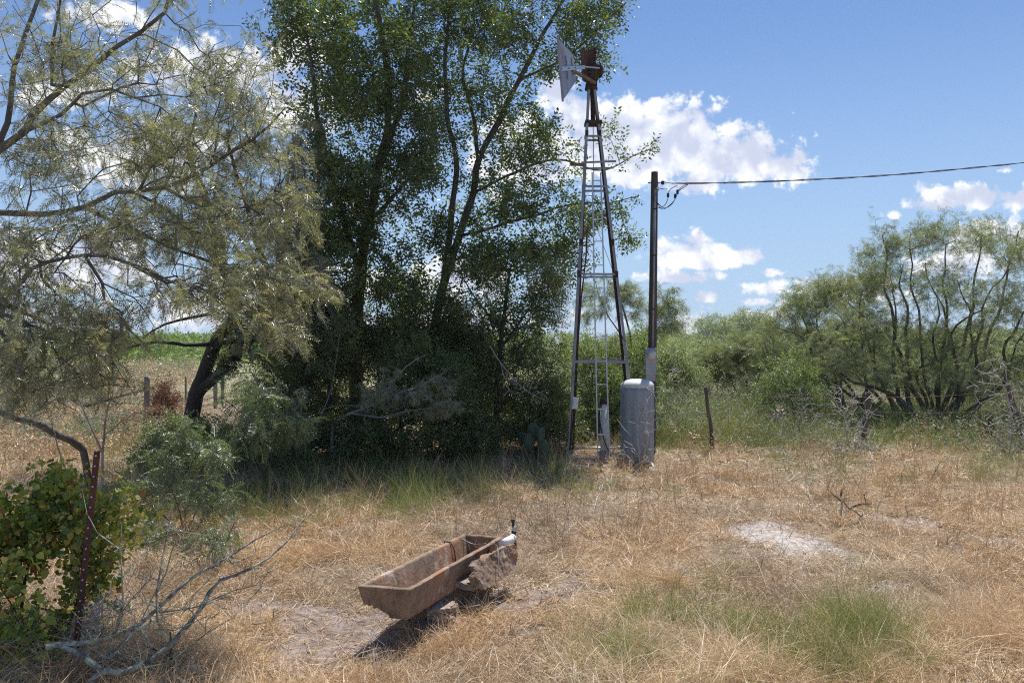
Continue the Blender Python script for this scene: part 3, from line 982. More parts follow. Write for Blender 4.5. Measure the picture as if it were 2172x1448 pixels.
def build_grass():
    rng = np.random.default_rng(3)
    parts = []
    # matted straw lying on the soil
    n = 175000
    x, y = sample_ground(n, 3.1, 26, rng)
    keep = (rng.random(n) > dirt_at(x, y) * 0.8) & (rng.random(n) > green_at(x, y) * 0.4)
    x, y = x[keep], y[keep]
    n = len(x)
    root = np.stack([x, y, ground_h(x, y) + rng.random(n) * 0.025], -1)
    sc = np.maximum(1, y / 5)
    flow = fbm(np.stack([x, y], -1) * 1.5, 2, 55) * 12
    az = flow + rng.normal(size=n) * 1.1
    V, Q = blades(root, az, rng.normal(size=n) * 0.25 + 0.12, (0.05 + 0.17 * rng.random(n) ** 1.5) * np.sqrt(sc), 0.0036 * sc * (0.6 + rng.random(n)), rng.normal(size=n) * 0.7 + 0.2, rng)
    tone = np.clip((fbm(np.stack([x, y], -1) * 1.6, 3, 61) - .5) * 2.4 + .5, 0, 1)
    c = np.clip(0.10 + rng.random(n) * (0.35 + tone * 0.75), 0, 1)
    cl = np.clip((fbm(np.stack([x, y], -1) * 0.9, 3, 31) - 0.5) * 2.6 + 0.5, 0, 1)
    parts.append((V, Q, np.repeat(c, 3), np.repeat(cl, 3)))
    # tufts
    n = 10500
    x, y = sample_ground(n, 3.1, 24, rng)
    dn = fbm(np.stack([x, y], -1) * 1.7, 3, 33)
    keep = (rng.random(n) > dirt_at(x, y) * 1.5) & (rng.random(n) > green_at(x, y) * 0.5) & (rng.random(n) < (dn - 0.30) * 3.2) & ~in_trough(x, y, 0.02)
    x, y = x[keep], y[keep]
    hs = (0.45 + 1.3 * fbm(np.stack([x, y], -1) * 0.8, 2, 37)) * np.where((np.hypot(x + 0.5, y - 4.8) < 0.9), 0.55, 1)
    parts.append(tufts(x, y, 30, rng, 0.07, 0.30, 0.05, 0.0034, (25, 85), (0.3, 1.9), 0.0, 0.95, hs=hs))
    # short dark broken stubble
    n = 1700
    x, y = sample_ground(n, 3.6, 16, rng)
    keep = fbm(np.stack([x, y], -1) * .9, 2, 151) > .48
    x, y = x[keep], y[keep]
    v_, q_, a_, c_ = tufts(x, y, 4, rng, 0.03, 0.13, 0.05, 0.0055, (40, 90), (-0.1, 0.3), 0.0, 0.02, k=3)
    parts.append((v_, q_, a_ * 0, c_ * 0))
    # tall thin reddish stalks in the middle distance
    n = 2600
    x, y = sample_ground(n, 6.5, 20, rng)
    keep = rng.random(n) > dirt_at(x, y) * 2
    x, y = x[keep], y[keep]
    parts.append(tufts(x, y, 5, rng, 0.12, 0.5, 0.06, 0.0028, (62, 90), (-0.1, 0.5), 0.0, 0.35))
    # shaggy clumps that break up the mat
    n = 520
    x, y = sample_ground(n, 3.5, 11, rng)
    keep = (dirt_at(x, y) < .35) & ~in_trough(x, y, .16) & (np.hypot(x + .85, y - 4.35) > .45)
    x, y = x[keep], y[keep]
    parts.append(tufts(x, y, 75, rng, 0.10, 0.30, 0.05, 0.0030, (20, 88), (0.6, 2.2), 0.0, 0.9))
    # big shaggy tufts seen one by one in the photo
    spec = [(470, 1390, .30, 120), (520, 1420, .26, 90), (120, 1440, .3, 80), (1100, 1215, .26, 90), (1070, 1235, .2, 60), (2110, 1320, .42, 150), (2150, 1370, .42, 150), (2060, 1300, .36, 120), (1380, 1230, .3, 100), (1440, 1250, .28, 90),
            (1330, 1240, .26, 70), (1600, 1290, .26, 90), (1780, 1290, .26, 80), (920, 1330, .22, 80), (960, 1380, .24, 90), (900, 1400, .22, 80), (1010, 1420, .24, 70), (940, 1300, .18, 60), (1230, 1100, .34, 90), (1160, 1110, .3, 70), (1290, 1090, .3, 70),
            (830, 1335, .12, 30), (1120, 1060, .3, 60), (760, 1200, .18, 60), (700, 1180, .2, 60), (620, 1200, .2, 60), (1520, 1210, .24, 80), (1700, 1230, .24, 70)]
    for (px, py, h, nb_) in spec:
        g = G(px, py)
        m = 5
        xs = g[0] + rng.normal(size=m) * 0.07; ys = g[1] + rng.normal(size=m) * 0.07
        parts.append(tufts(xs, ys, nb_, rng, h * 0.6, h, 0.07, 0.0026, (25, 88), (0.5, 2.0), 0.1, 0.95))
    V, Q, A, C = cat(parts)
    tag(mesh_quads('dry_grass', V, Q, M['straw'], attrs={'rnd': A, 'clump': C}), 'dry straw coloured grass matted over the ground', 'grass', kind='stuff')
    # green grass
    parts = []
    n = 18000
    x, y = sample_ground(n, 3.1, 24, rng)
    xe = (1380 + 900 * rng.random(6000) - 1086) / F; ye = 11.5 + 8.5 * rng.random(6000) ** .8
    x = np.concatenate([x, xe * ye]); y = np.concatenate([y, ye]); n = len(x)
    gm = green_at(x, y)
    keep = (rng.random(n) < gm * 1.1) & ~in_trough(x, y, 0.1)
    x, y, gm = x[keep], y[keep], gm[keep]
    hs = 0.5 + 0.9 * gm
    hs = np.where((y > 7) & (x < 1.2), hs * .8, hs)
    hs = np.where(y > 13, hs * 1.2, hs)
    parts.append(tufts(x, y, 15, rng, 0.12, 0.40, 0.06, 0.0024, (55, 90), (0.05, 1.0), 0.0, 1.0, hs=hs))
    n = 2600
    x, y = sample_ground(n, 3.1, 20, rng)
    keep = rng.random(n) > dirt_at(x, y) * 2
    x, y = x[keep], y[keep]
    parts.append(tufts(x, y, 9, rng, 0.05, 0.14, 0.05, 0.002, (30, 85), (0.1, 1.0), 0.2, 1.0))
    V, Q, A, C = cat(parts)
    tag(mesh_quads('green_grass', V, Q, M['grass'], attrs={'rnd': A, 'clump': C}), 'thin green grass growing up through the dry grass', 'grass', kind='stuff')


build_grass()

# ------------------------------------------------------------------ windmill tower
def build_windmill():
    base = [P(1203, 975, 11.8), P(1358, 975, 11.8), P(1345, 954, 12.9), P(1212, 954, 12.9)]
    base = [Vector((b[0], b[1], float(ground_h(b[0], b[1])) - 0.02)) for b in base]
    ztop = P(0, 182, 12.35)[2]
    tx = (1254.5 - 1086) / F * 12.35
    top = [Vector((tx - .055, 12.30, ztop)), Vector((tx + .055, 12.30, ztop)), Vector((tx + .055, 12.41, ztop)), Vector((tx - .055, 12.41, ztop))]
    c = sum(base, Vector()) / 4
    root = empty('windmill', c, 'tall rusty lattice windmill tower with a grey tail and two blades left', 'windmill')
    def leg(k, t): return base[k].lerp(top[k], t)
    def tz(z): return (z - base[0].z) / (ztop - base[0].z)
    for k in range(4):
        a, b = base[k], top[k]
        cen = (c - a); cen.z = 0; cen.normalize()
        m = MB()
        u = Vector((1 if k in (0, 3) else -1, 0, 0)); v = Vector((0, 1 if k in (0, 1) else -1, 0))
        # angle iron: two flat flanges meeting at the outer corner
        m.bar(a + u * .020, b + u * .018, .040, .006, up=v)
        m.bar(a + v * .024, b + v * .021, .037, .006, up=u)
        rusty = k in (2, 3)
        m.build('leg', M['rust_dark'] if rusty else M['galv'], root)
    zs = [P(0, py, 11.8)[2] for py in (973, 768, 578, 385, 273)]
    for z in zs:
        for (i, j) in ((0, 1), (1, 2), (2, 3), (3, 0)):
            a, b = leg(i, tz(z)), leg(j, tz(z))
            off = Vector((0, -0.008, 0)) if (i, j) == (0, 1) else Vector((0, 0, 0))
            MB().bar(a + off, b + off, .006, .030).bar(a + off + Vector((0, 0.015, .015)), b + off + Vector((0, 0.015, .015)), .026, .005).build('cross_bar', M['galv'], root)
    for (z0, z1) in ((zs[2], zs[3]),):
        for (i, j) in ((1, 2), (3, 0), (2, 3)):
            MB().bar(leg(i, tz(z0)), leg(j, tz(z1)), .006, .006).bar(leg(j, tz(z0)), leg(i, tz(z1)), .006, .006).build('brace', M['wire'], root)
    # joint plates and bolts
    for z in (P(0, 275, 12)[2], P(0, 578, 11.8)[2], P(0, 480, 11.8)[2] - .2):
        for k in (0, 1):
            p = leg(k, tz(z))
            MB().box(p + Vector((.02 if k == 0 else -.02, -.008, 0)), (.05, .012, .10)).lathe(p + Vector((.02 if k == 0 else -.02, -.02, .03)), [(.011, -.006), (.011, .006)], 8, Matrix.Rotation(math.pi / 2, 3, 'X')).lathe(p + Vector((.02 if k == 0 else -.02, -.02, -.03)), [(.011, -.006), (.011, .006)], 8, Matrix.Rotation(math.pi / 2, 3, 'X')).build('joint_plate', M['rust_dark'], root)
    # ladder in the front face
    lad = empty('ladder', c, None, None); lad.parent = root; lad.location = (0, 0, 0)
    la0, la1 = P(1268, 972, 11.77), P(1256, 366, 12.0)
    lb0, lb1 = P(1293, 972, 11.77), P(1274, 366, 12.0)
    MB().bar(la0, la1, .018, .03, up=(0, 1, 0)).build('rail', M['galv_light'], lad)
    MB().bar(lb0, lb1, .018, .03, up=(0, 1, 0)).build('rail', M['galv_light'], lad)
    for py in (922, 869, 817, 768, 716, 665, 614, 565, 514, 466, 420, 384):
        t = (972 - py) / (972 - 366)
        MB().bar(Vector(la0).lerp(Vector(la1), t) + Vector((0, -.012, 0)), Vector(lb0).lerp(Vector(lb1), t) + Vector((0, -.012, 0)), .014, .014).build('rung', M['galv_light'], lad)
    # work platform: two rails and a board left on them
    MB().bar(P(1233, 345, 11.95), P(1307, 342, 11.95), .022, .026).build('platform_rail', M['galv'], root)
    MB().bar(P(1233, 358, 12.35), P(1302, 356, 12.35), .022, .026).build('platform_rail', M['galv'], root)
    MB().box(P(1224, 349, 12.2), (.155, .30, .05), rz=0.1, rot=(Matrix.Rotation(.1, 3, 'Z') @ Matrix.Rotation(.22, 3, 'X'))).build('platform_board', M['board'], root, .004)
    # pump rod and the mast pipe
    MB().tube([Vector(P(1258, 262, 12.35)), Vector(P(1255, 150, 12.35))], .035, 12).build('mast', M['rust_dark'], root)
    MB().tube([Vector(P(1258, 262, 12.35)), Vector(P(1260, 420, 12.35)), Vector(P(1250, 440, 12.3))], .006, 6).build('pump_rod', M['wire_rust'], root)
    MB().tube([Vector(P(1246, 480, 12.7)), Vector(P(1243, 545, 12.7)), Vector(P(1232, 640, 12.8)), Vector(P(1213, 920, 12.88))], [.02, .012, .012, .014], 6).build('loose_rod', M['rust'], root)
    MB().box(P(1254, 181, 12.35), (.17, .17, .06)).lathe(P(1254, 187, 12.35), [(.06, -.05), (.1, -.03), (.1, 0), (.07, .06)], 16).build('tower_cap', M['rust_dark'], root, .004)
    MB().box(P(1258, 262, 12.35), (.26, .24, .05)).build('guide_plate', M['rust_dark'], root, .004)
    # gear case
    m = MB()
    m.lathe(P(1256, 152, 12.3), [(.03, -.16), (.09, -.14), (.12, -.06), (.125, .03), (.10, .1), (.05, .13)], 20)
    m.lathe(P(1263, 150, 12.3), [(.02, -.12), (.10, -.10), (.115, 0), (.10, .10), (.02, .12)], 20, Matrix.Rotation(math.pi / 2, 3, 'Y'))
    m.box(P(1252, 140, 12.3), (.13, .2, .12))
    gc = m.build('gear_case', M['rust_dark'], root, .006)
    h = MB(); h.lathe(P(1270, 149, 12.3), [(.03, -.05), (.06, -.04), (.06, .05), (.03, .07)], 14, Matrix.Rotation(math.pi / 2, 3, 'Y'))
    for k in range(6):
        a = k * math.pi / 3 + .3
        h.bar(Vector(P(1270, 149, 12.3)), Vector(P(1270, 149, 12.3)) + Vector((.02, math.cos(a) * .13, math.sin(a) * .13)), .02, .03)
    h.build('hub', M['rust_dark'], root)
    # the two curved blades that are left
    for (p0, p1, wd, dd) in ((P(1241, 172, 12.15), P(1240, 106, 12.1), .13, .10), (P(1256, 165, 12.25), P(1254, 103, 12.2), .13, -.05)):
        m = MB(); p0 = Vector(p0); p1 = Vector(p1)
        n = 7; rows = []
        for i in range(5):
            t = i / 4; row = []
            for j in range(n):
                s = j / (n - 1) - .5
                ww = wd * (0.75 + .35 * t)
                p = p0.lerp(p1, t) + Vector((s * ww, dd * s + .05 * (1 - 4 * s * s), .02 * s * t))
                row.append(p)
            rows.append(row)
        th = Vector((0, .004, 0))
        f = [[m.bm.verts.new(p - th) for p in r] for r in rows]; g = [[m.bm.verts.new(p + th) for p in r] for r in rows]
        for i in range(4):
            for j in range(n - 1):
                m.bm.faces.new((f[i][j], f[i][j + 1], f[i + 1][j + 1], f[i + 1][j])); m.bm.faces.new((g[i][j], g[i + 1][j], g[i + 1][j + 1], g[i][j + 1]))
        for i in range(4):
            for j in (0, n - 1): m.bm.faces.new((f[i][j], f[i + 1][j], g[i + 1][j], g[i][j]))
        for j in range(n - 1):
            for i in (0, 4): m.bm.faces.new((f[i][j], f[i][j + 1], g[i][j + 1], g[i][j]))
        m.build('blade', M['blade'], root)
    # tail vane swung towards the left and the viewer
    d0, d1 = 11.15, 11.75
    poly = [P(1181, 79, d0), P(1215, 117, d1), P(1222, 172, d1), P(1192, 216, d0)]
    nrm = (Vector(poly[1]) - Vector(poly[0])).cross(Vector(poly[3]) - Vector(poly[0]))
    nrm.normalize()
    if nrm.y > 0: nrm = -nrm
    vane = MB().prism(poly, nrm, .008).build('tail_vane', M['tail'], root)
    o = nrm * .012
    pl = lambda a, b, t: Vector(a).lerp(Vector(b), t)
    MB().bar(Vector(poly[0]) + o, Vector(poly[3]) + o, .012, .03, up=nrm).build('vane_rib', M['galv'], root)
    for t in (.42, .8):
        a = pl(poly[0], poly[1], t); b = pl(poly[3], poly[2], t)
        MB().bar(a.lerp(b, .28 - .1 * t) + o, a.lerp(b, .72) + o, .012, .022, up=nrm).build('vane_rib', M['galv'], root)
    MB().bar(Vector(P(1183, 148, d0)) + o * 2.6, Vector(P(1240, 143, 12.0)), .012, .055, up=(0, 0, 1)).bar(Vector(P(1238, 142, 12.0)), Vector(P(1271, 145, 12.2)), .02, .02).build('tail_bar', M['galv_light'], root)
    MB().bar(Vector(P(1212, 150, 11.6)) + o, Vector(P(1262, 176, 12.2)), .03, .045).build('tail_brace', M['board'], root)
    for px in (1186, 1201, 1214):
        t = (px - 1183) / (1240 - 1183)
        p = Vector(P(1183, 148, d0)).lerp(Vector(P(1240, 143, 12.0)), t) + o * 3.2
        MB().lathe(p, [(.009, -.004), (.009, .006)], 8, Matrix.Rotation(math.pi / 2, 3, 'X')).build('bolt', M['rust_dark'], root)
    # switch box strapped to the left front leg
    return root


build_windmill()


def build_tower_things():
    g = P(1220, 855, 11.7)
    root = empty('switch_box', (g[0], g[1], g[2] - .07), 'small grey switch box strapped beside the left leg of the windmill', 'switch box')
    MB().box(g, (.085, .06, .165), rot=Matrix.Rotation(.12, 3, 'Y')).build('case', M['white_box'], root, .006)
    MB().box(Vector(g) + Vector((0.002, -.033, 0)), (.06, .008, .12), rot=Matrix.Rotation(.12, 3, 'Y')).build('cover', M['white_box'], root, .002)
    MB().tube([P(1214, 868, 11.74), P(1211, 920, 11.74), P(1209, 955, 11.74)], .012, 8).build('conduit', M['rust_dark'], root)
    # white well casing with its pump head
    b = P(1282, 984, 12.15); zt = P(0, 852, 12.15)[2]
    gz = float(ground_h(b[0], b[1]))
    root = empty('well_casing', (b[0], b[1], gz), 'white well pipe with peeling paint standing under the windmill', 'well pipe')
    MB().lathe((b[0], b[1], gz - .05), [(.062, 0), (.062, zt - gz + .02)], 20).build('pipe', M['pvc'], root)
    MB().lathe((b[0], b[1], gz), [(.09, 0), (.09, .1), (.066, .11)], 20).build('collar', M['galv'], root, .004)
    MB().lathe((b[0], b[1], zt - .03), [(.07, 0), (.07, .04), (.03, .05), (.03, .10)], 20).box((b[0] - .04, b[1] - .03, zt + .03), (.05, .05, .05)).build('well_cap', M['rust_dark'], root)
    pts = [(b[0] - .04, b[1] - .05, zt + .02), (b[0] - .09, b[1] - .09, zt - .2), (b[0] - .02, b[1] - .1, zt - .55), (b[0] + .1, b[1] - .12, zt - .8), (b[0] + .25, b[1] - .1, gz + .12), (b[0] + .4, b[1] - .05, gz + .05)]
    MB().tube(spline(pts, .05), .009, 6).build('cable', M['black'], root)
    # pressure tank
    c = P(1357, 990, 11.55)
    gx, gy = c[0], c[1] + .24
    gz = float(ground_h(gx, gy))
    rad = 0.2465 * 1.0
    ht = P(0, 803, 11.8)[2] - gz
    root = empty('pressure_tank', (gx, gy, gz), 'tall blue grey steel pressure tank with rust runs beside the windmill', 'water tank')
    MB().lathe((gx, gy, gz), [(rad * .93, -.03), (rad * .97, .03), (rad, .06)] + [(rad, .06 + (ht - .17) * i / 12) for i in range(1, 13)], 48).build('shell', M['tank'], root)
    MB().lathe((gx, gy, gz), [(rad * 1.006, ht - .125), (rad * 1.006, ht - .095), (rad * .985, ht - .08), (rad * .9, ht - .05), (rad * .7, ht - .022), (rad * .4, ht - .005), (.02, ht)], 48).build('dome', M['tank_top'], root)
    e = P(1371, 978, 11.4); f = P(1388, 991, 11.3)
    root = empty('drain_elbow', (f[0], f[1], float(ground_h(f[0], f[1]))), 'short white plastic pipe elbow at the foot of the pressure tank', 'pipe')
    MB().tube(spline([(e[0] - .05, e[1] + .03, e[2]), (e[0], e[1], e[2] + .002), (e[0] + .055, e[1] - .01, e[2] - .015), (f[0], f[1], float(ground_h(f[0], f[1])) - .01)], .02), .017, 12).build('pipe', M['pvc'], root)
    MB().lathe((e[0] - .03, e[1] + .02, e[2]), [(.024, -.02), (.024, .02)], 14, Matrix.Rotation(math.pi / 2, 3, 'Y')).build('fitting', M['pvc'], root)
    # loose white pipes on the soil
    a, b2 = P(1232, 949, 12.6), P(1312, 949, 12.6)
    root = empty('ground_pipe', (a[0], a[1], 0), 'grey steel pipe lying across behind the well pipe', 'pipe')
    MB().tube([a, b2], .016, 10).build('pipe', M['galv_light'], root)
    MB().lathe(b2, [(.024, -.03), (.024, .03)], 12, Matrix.Rotation(math.pi / 2, 3, 'Y')).build('coupling', M['galv'], root)


build_tower_things()


def build_pole():
    d = 12.6
    c = P(1382, 0, d)
    gz = float(ground_h(c[0], d))
    zt = P(0, 365, d)[2]
    ht = zt - gz
    x0, x1 = P(1380.5, 0, d)[0], P(1388.5, 0, d)[0]
    root = empty('utility_pole', (x0, d, gz), 'dark wooden utility pole with conduit and a meter behind the pressure tank', 'utility pole')
    n = 24
    pts = [(x0 + (x1 - x0) * i / n, d, gz - .1 + (ht + .1) * i / n) for i in range(n + 1)]
    MB().tube(pts, [.078 - .024 * i / n for i in range(n + 1)], 18).build('pole', M['pole_wood'], root)
    zt2 = P(0, 412, d)[2]; zb = P(0, 738, d)[2]
    MB().tube([(x0 + .012, d - .085, zb), (x1 - .004, d - .072, zt2)], .016, 10).build('conduit', M['galv'], root)
    for t in (.25, .6, .9):
        z = zb + (zt2 - zb) * t
        MB().box((x0 + .012 + (x1 - x0 - .016) * t, d - .082 + .011 * t, z), (.06, .04, .02)).build('conduit_strap', M['rust_dark'], root)
    # weather head: a curl at the top of the conduit
    wh = MB(); q = Vector((x1 - .004, d - .072, zt2))
    wh.tube(spline([q, q + Vector((0, -.01, .05)), q + Vector((.02, -.04, .065)), q + Vector((.04, -.05, .035))], .012), .02, 10).build('weather_head', M['galv'], root)
    mb = P(1380, 760, d - .14)
    MB().box((mb[0], d - .13, P(0, 766, d - .14)[2]), (.17, .10, .42)).build('meter_box', M['grey_box'], root, .008)
    MB().lathe((mb[0] + .002, d - .18, P(0, 752, d - .18)[2]), [(.075, 0), (.075, .02), (.062, .025), (.060, .08), (.045, .10), (.02, .105)], 24, Matrix.Rotation(math.pi / 2, 3, 'X')).build('meter', M['glass_dome'], root)
    MB().lathe((mb[0] + .002, d - .262, P(0, 752, d - .18)[2]), [(.034, 0), (.034, .012)], 20, Matrix.Rotation(math.pi / 2, 3, 'X')).build('meter_dial', M['grey_box'], root)
    MB().box((mb[0], d - .12, P(0, 795, d - .14)[2]), (.15, .09, .19)).build('breaker_box', M['grey_box'], root, .006)
    MB().box((mb[0] + .01, d - .168, P(0, 789, d - .14)[2]), (.07, .006, .085)).build('breaker_label', M['white_box'], root)
    # insulator bolt through the pole
    zi = P(0, 388.5, d)[2]
    MB().tube([(x1 - .11, d - .02, zi), (x1 + .10, d - .02, zi)], .008, 8).lathe((x1 + .125, d - .02, zi - .02), [(.012, -.01), (.03, 0), (.02, .02), (.032, .04), (.012, .055)], 12).build('insulator', M['rust_dark'], root)
    # service wire to the right, sagging, two twisted strands
    a = Vector(P(1425, 389, d)); ends = [(1425, 389), (1500, 388.5), (1600, 386), (1700, 382), (1800, 377), (1900, 370.5), (2000, 362), (2100, 352.5), (2172, 345), (2400, 316), (2700, 268)]
    cable = [P(px, py, d + (px - 1425) * .003) for (px, py) in ends]
    sp = spline(cable, .12)
    rt = empty('service_cable', cable[0], 'twisted black overhead power cable running from the pole to the right', 'cable')
    for ph in (0, math.pi):
        s2 = [p + np.array([0, math.cos(i * .55 + ph) * .009, math.sin(i * .55 + ph) * .009]) for i, p in enumerate(sp)]
        MB().tube(s2, .007, 6).build('strand', M['black'], rt)
    drops = [[(1395, 389), (1410, 387), (1425, 389)],
             [(1425, 389), (1440, 388), (1460, 389)],
             [(1437, 393), (1424, 400), (1418, 408), (1417, 420), (1411, 434), (1400, 441), (1388, 437)],
             [(1462, 389), (1452, 397), (1440, 405), (1434, 418), (1424, 434), (1408, 441), (1389, 425)],
             [(1466, 389), (1450, 394), (1436, 408), (1431, 424), (1417, 438), (1403, 443), (1388, 420)],
             [(1396, 398), (1405, 401), (1416, 401)]]
    for q in drops:
        MB().tube(spline([P(x, y, d - .03 - .02 * i / len(q)) for i, (x, y) in enumerate(q)], .03), .0055, 6).build('drop_wire', M['black'], rt)
    for (x, y) in ((1417, 414), (1432, 416), (1437, 407)):
        MB().lathe(P(x, y, d - .05), [(.012, -.035), (.02, -.03), (.02, .03), (.012, .035)], 10).build('splice', M['black'], rt)


build_pole()


# ------------------------------------------------------------------ trough
def build_trough():
    rim = .33
    A, B = Vector(P(757, 1244, 4.53)), Vector(P(871, 1251, 4.46))
    Cc, D = Vector(P(1069, 1138, 5.69)), Vector(P(983, 1132, 5.78))
    for v in (A, B, Cc, D): v.z = rim + (0.0 if v in (A, B) else .0)
    cen = (A + B + Cc + D) / 4
    root = empty('trough', (cen.x, cen.y, .12), 'long rust stained concrete feed trough with a chipped near corner', 'trough')
    hgt = .185
    ax = ((D - A) + (Cc - B)).normalized(); sx = (B - A).normalized()
    n1, n2, nz = 36, 12, 7
    bm = bmesh.new()
    rs = random.Random(4)
    def surf(inset_xy, t_end, z, jit):
        pass
    def quadpt(u, v, off):        # u across, v along, off = inset from the rim in metres
        p = (A.lerp(B, u)).lerp(D.lerp(Cc, u), v)
        return p + sx * (off * (1 - 2 * u)) * 1.0 + ax * (off * (1 - 2 * v))
    def ringpts(off, z, offe):
        pts = []
        for i in range(n2): pts.append((i / n2, 0))
        for i in range(n1): pts.append((1, i / n1))
        for i in range(n2): pts.append((1 - i / n2, 1))
        for i in range(n1): pts.append((0, 1 - i / n1))
        out = []
        for (u, v) in pts:
            p = (A.lerp(B, u)).lerp(D.lerp(Cc, u), v)
            q = p + sx * (off * (1 - 2 * u)) + ax * (offe * (1 - 2 * v))
            if u in (0, 1) or True:
                # keep the walls straight: inset only moves the edge it belongs to
                uu = -1 if u == 0 else (1 if u == 1 else 0)
            q.z = z
            jj = fbm(np.array([[q.x * 9, q.y * 9, z * 9]]), 3, 71)[0] - .5
            q += (sx * (1 - 2 * u) + ax * (1 - 2 * v)) * jj * .012
            q.z += (fbm(np.array([[q.x * 14, q.y * 14, z * 5]]), 2, 73)[0] - .5) * .012
            out.append(q)
        return out
    prof = []
    for k in range(nz + 1):
        t = k / nz
        prof.append((0.045 * (1 - t), rim - hgt * (1 - t), 0.05 * (1 - t)))
    prof.append((.006, rim + .004, .006))
    prof.append((.028, rim + .004, .028))
    prof.append((.034, rim - .003, .034))
    for k in range(1, nz + 1):
        t = k / nz
        prof.append((.034 + .04 * t, rim - (hgt - .035) * t, .034 + .035 * t))
    rings = [[bm.verts.new(q) for q in ringpts(*((a, b, c)))] for (a, b, c) in prof]
    N = len(rings[0])
    for r0, r1 in zip(rings[:-1], rings[1:]):
        for i in range(N): bm.faces.new((r0[i], r0[(i + 1) % N], r1[(i + 1) % N], r1[i]))
    for ring in (rings[0], rings[-1]):
        # fill by strips across the trough
        left = [ring[0]] + [ring[N - i] for i in range(1, n1)] + [ring[2 * n2 + n1 - n2]]
        left = [ring[(N - i) % N] for i in range(0, n1 + 1)]
        right = [ring[n2 + i] for i in range(0, n1 + 1)]
        grid = []
        for i in range(n1 + 1):
            a, b = left[i], right[i]
            row = [a]
            for j in range(1, n2):
                if i == 0: row.append(ring[j])
                elif i == n1: row.append(ring[n2 + n1 + n2 - j])
                else:
                    row.append(bm.verts.new(a.co.lerp(b.co, j / n2)))
            row.append(b); grid.append(row)
        for i in range(n1):
            for j in range(n2):
                bm.faces.new((grid[i][j], grid[i][j + 1], grid[i + 1][j + 1], grid[i + 1][j]))
    bmesh.ops.recalc_face_normals(bm, faces=bm.faces)
    m = MB(); m.bm.free(); m.bm = bm
    body = m.build('basin', M['concrete'], root)
    # inside and rim keep darker stained concrete
    body.data.materials.append(M['concrete_dark'])
    # broken corner: cut a ragged lump out of the near left bottom edge
    cb = bmesh.new()
    bmesh.ops.create_icosphere(cb, subdivisions=3, radius=1.0)
    c0 = A.lerp(B, .2) + Vector((0, .03, 0)); c0.z = rim - hgt - .012
    for v in cb.verts:
        f = 1 + (fbm(np.array([list(v.co * 2.6)]), 4, 79)[0] - .5) * 1.1
        v.co = Vector((v.co.x * .115 * f, v.co.y * .13 * f, v.co.z * .085 * f)) + c0 - Vector(root.location)
    me = bpy.data.meshes.new('cut'); cb.to_mesh(me); cb.free()
    co = bpy.data.objects.new('cut', me); scene.collection.objects.link(co)
    co.location = root.location
    bo = body.modifiers.new('b', 'BOOLEAN'); bo.operation = 'DIFFERENCE'; bo.object = co; bo.solver = 'EXACT'
    bpy.context.view_layer.update()
    dg = bpy.context.evaluated_depsgraph_get()
    nm = bpy.data.meshes.new_from_object(body.evaluated_get(dg))
    body.modifiers.clear()
    body.data = nm
    bpy.data.objects.remove(co)
    if len(nm.materials) == 0: nm.materials.append(M['concrete'])
    # wire loops tied round the trough
    def wrap(t, label, mt, r):
        a = A.lerp(D, t); b = B.lerp(Cc, t)
        w1 = sx * .012
        pts = [a + Vector((0, 0, .008)) - w1, b + Vector((0, 0, .008)) + w1, b - sx * .05 + Vector((0, 0, -hgt)), a + sx * .05 + Vector((0, 0, -hgt - .01))]
        o = empty('tie_wire', (a.x, a.y, a.z - hgt), label, 'wire')
        MB().tube([pts[0] - Vector((0, 0, .01)), pts[0], pts[0] + sx * .05 + Vector((0, 0, .0)) ] , r, 5).build('hook', mt, o)
        MB().tube([pts[0] + sx * .045 + Vector((0, 0, 0.002)), pts[0] + sx * .07 + Vector((0, 0, -.05)), pts[0] + sx * .085 + Vector((0, 0, -.14))], r, 5).build('inner_strand', mt, o)
        MB().tube([pts[0], pts[3], pts[2], pts[1]], r, 5).build('outer_strand', mt, o)
    wrap(.80, 'dark wire strap hooked over the far left wall of the trough', M['black'], .0045)
    a = B.lerp(Cc, .84)
    o = empty('tie_wire', (a.x, a.y, .1), 'pale wire tying the broken trough piece to the long trough', 'wire')
    e1, e2 = Vector(P(1056, 1165, 5.25)), Vector(P(1057, 1222, 5.1))
    MB().tube(spline([a - sx * .03 + Vector((0, 0, .01)), a + sx * .01 + Vector((0, 0, .008)), e1, e2], .03), .0024, 6).build('strand', M['wire'], o)
    b2 = A.lerp(D, .93)
    MB().tube(spline([b2 + sx * .03 + Vector((0, 0, -.01)), b2 + sx * .12 + Vector((0, 0, -.045)), a - sx * .04 + Vector((0, 0, .0))], .03), .004, 5).build('inner_strand', M['wire'], o)
    b3 = D.lerp(Cc, .4)
    MB().tube(spline([b3 + Vector((0, 0, .008)), b3 - ax * .08 + Vector((0, 0, -.05)), b3 - ax * .11 + sx * .05 + Vector((0, 0, -.06)), b3 + sx * .1 + Vector((0, 0, .008))], .02), .003, 5).build('loop', M['wire_rust'], o)
    return A, B, Cc, D, ax, sx, rim, hgt


TRO = build_trough()


def rough_prism(name, poly, nrm, th, mat, parent, amp=.012, cuts=5, seed=1):
    m = MB().prism(poly, nrm, th)
    bm = m.bm
    bmesh.ops.triangulate(bm, faces=[f for f in bm.faces if len(f.verts) > 4])
    bmesh.ops.subdivide_edges(bm, edges=bm.edges, cuts=cuts, use_grid_fill=True)
    co = np.array([v.co[:] for v in bm.verts])
    d = np.stack([fbm(co * 14 + 9 * k, 5, seed + k, .65) - .5 for k in range(3)], -1) * amp * 2.6
    for v, q in zip(bm.verts, d): v.co += Vector(q)
    return m.build(name, mat, parent)


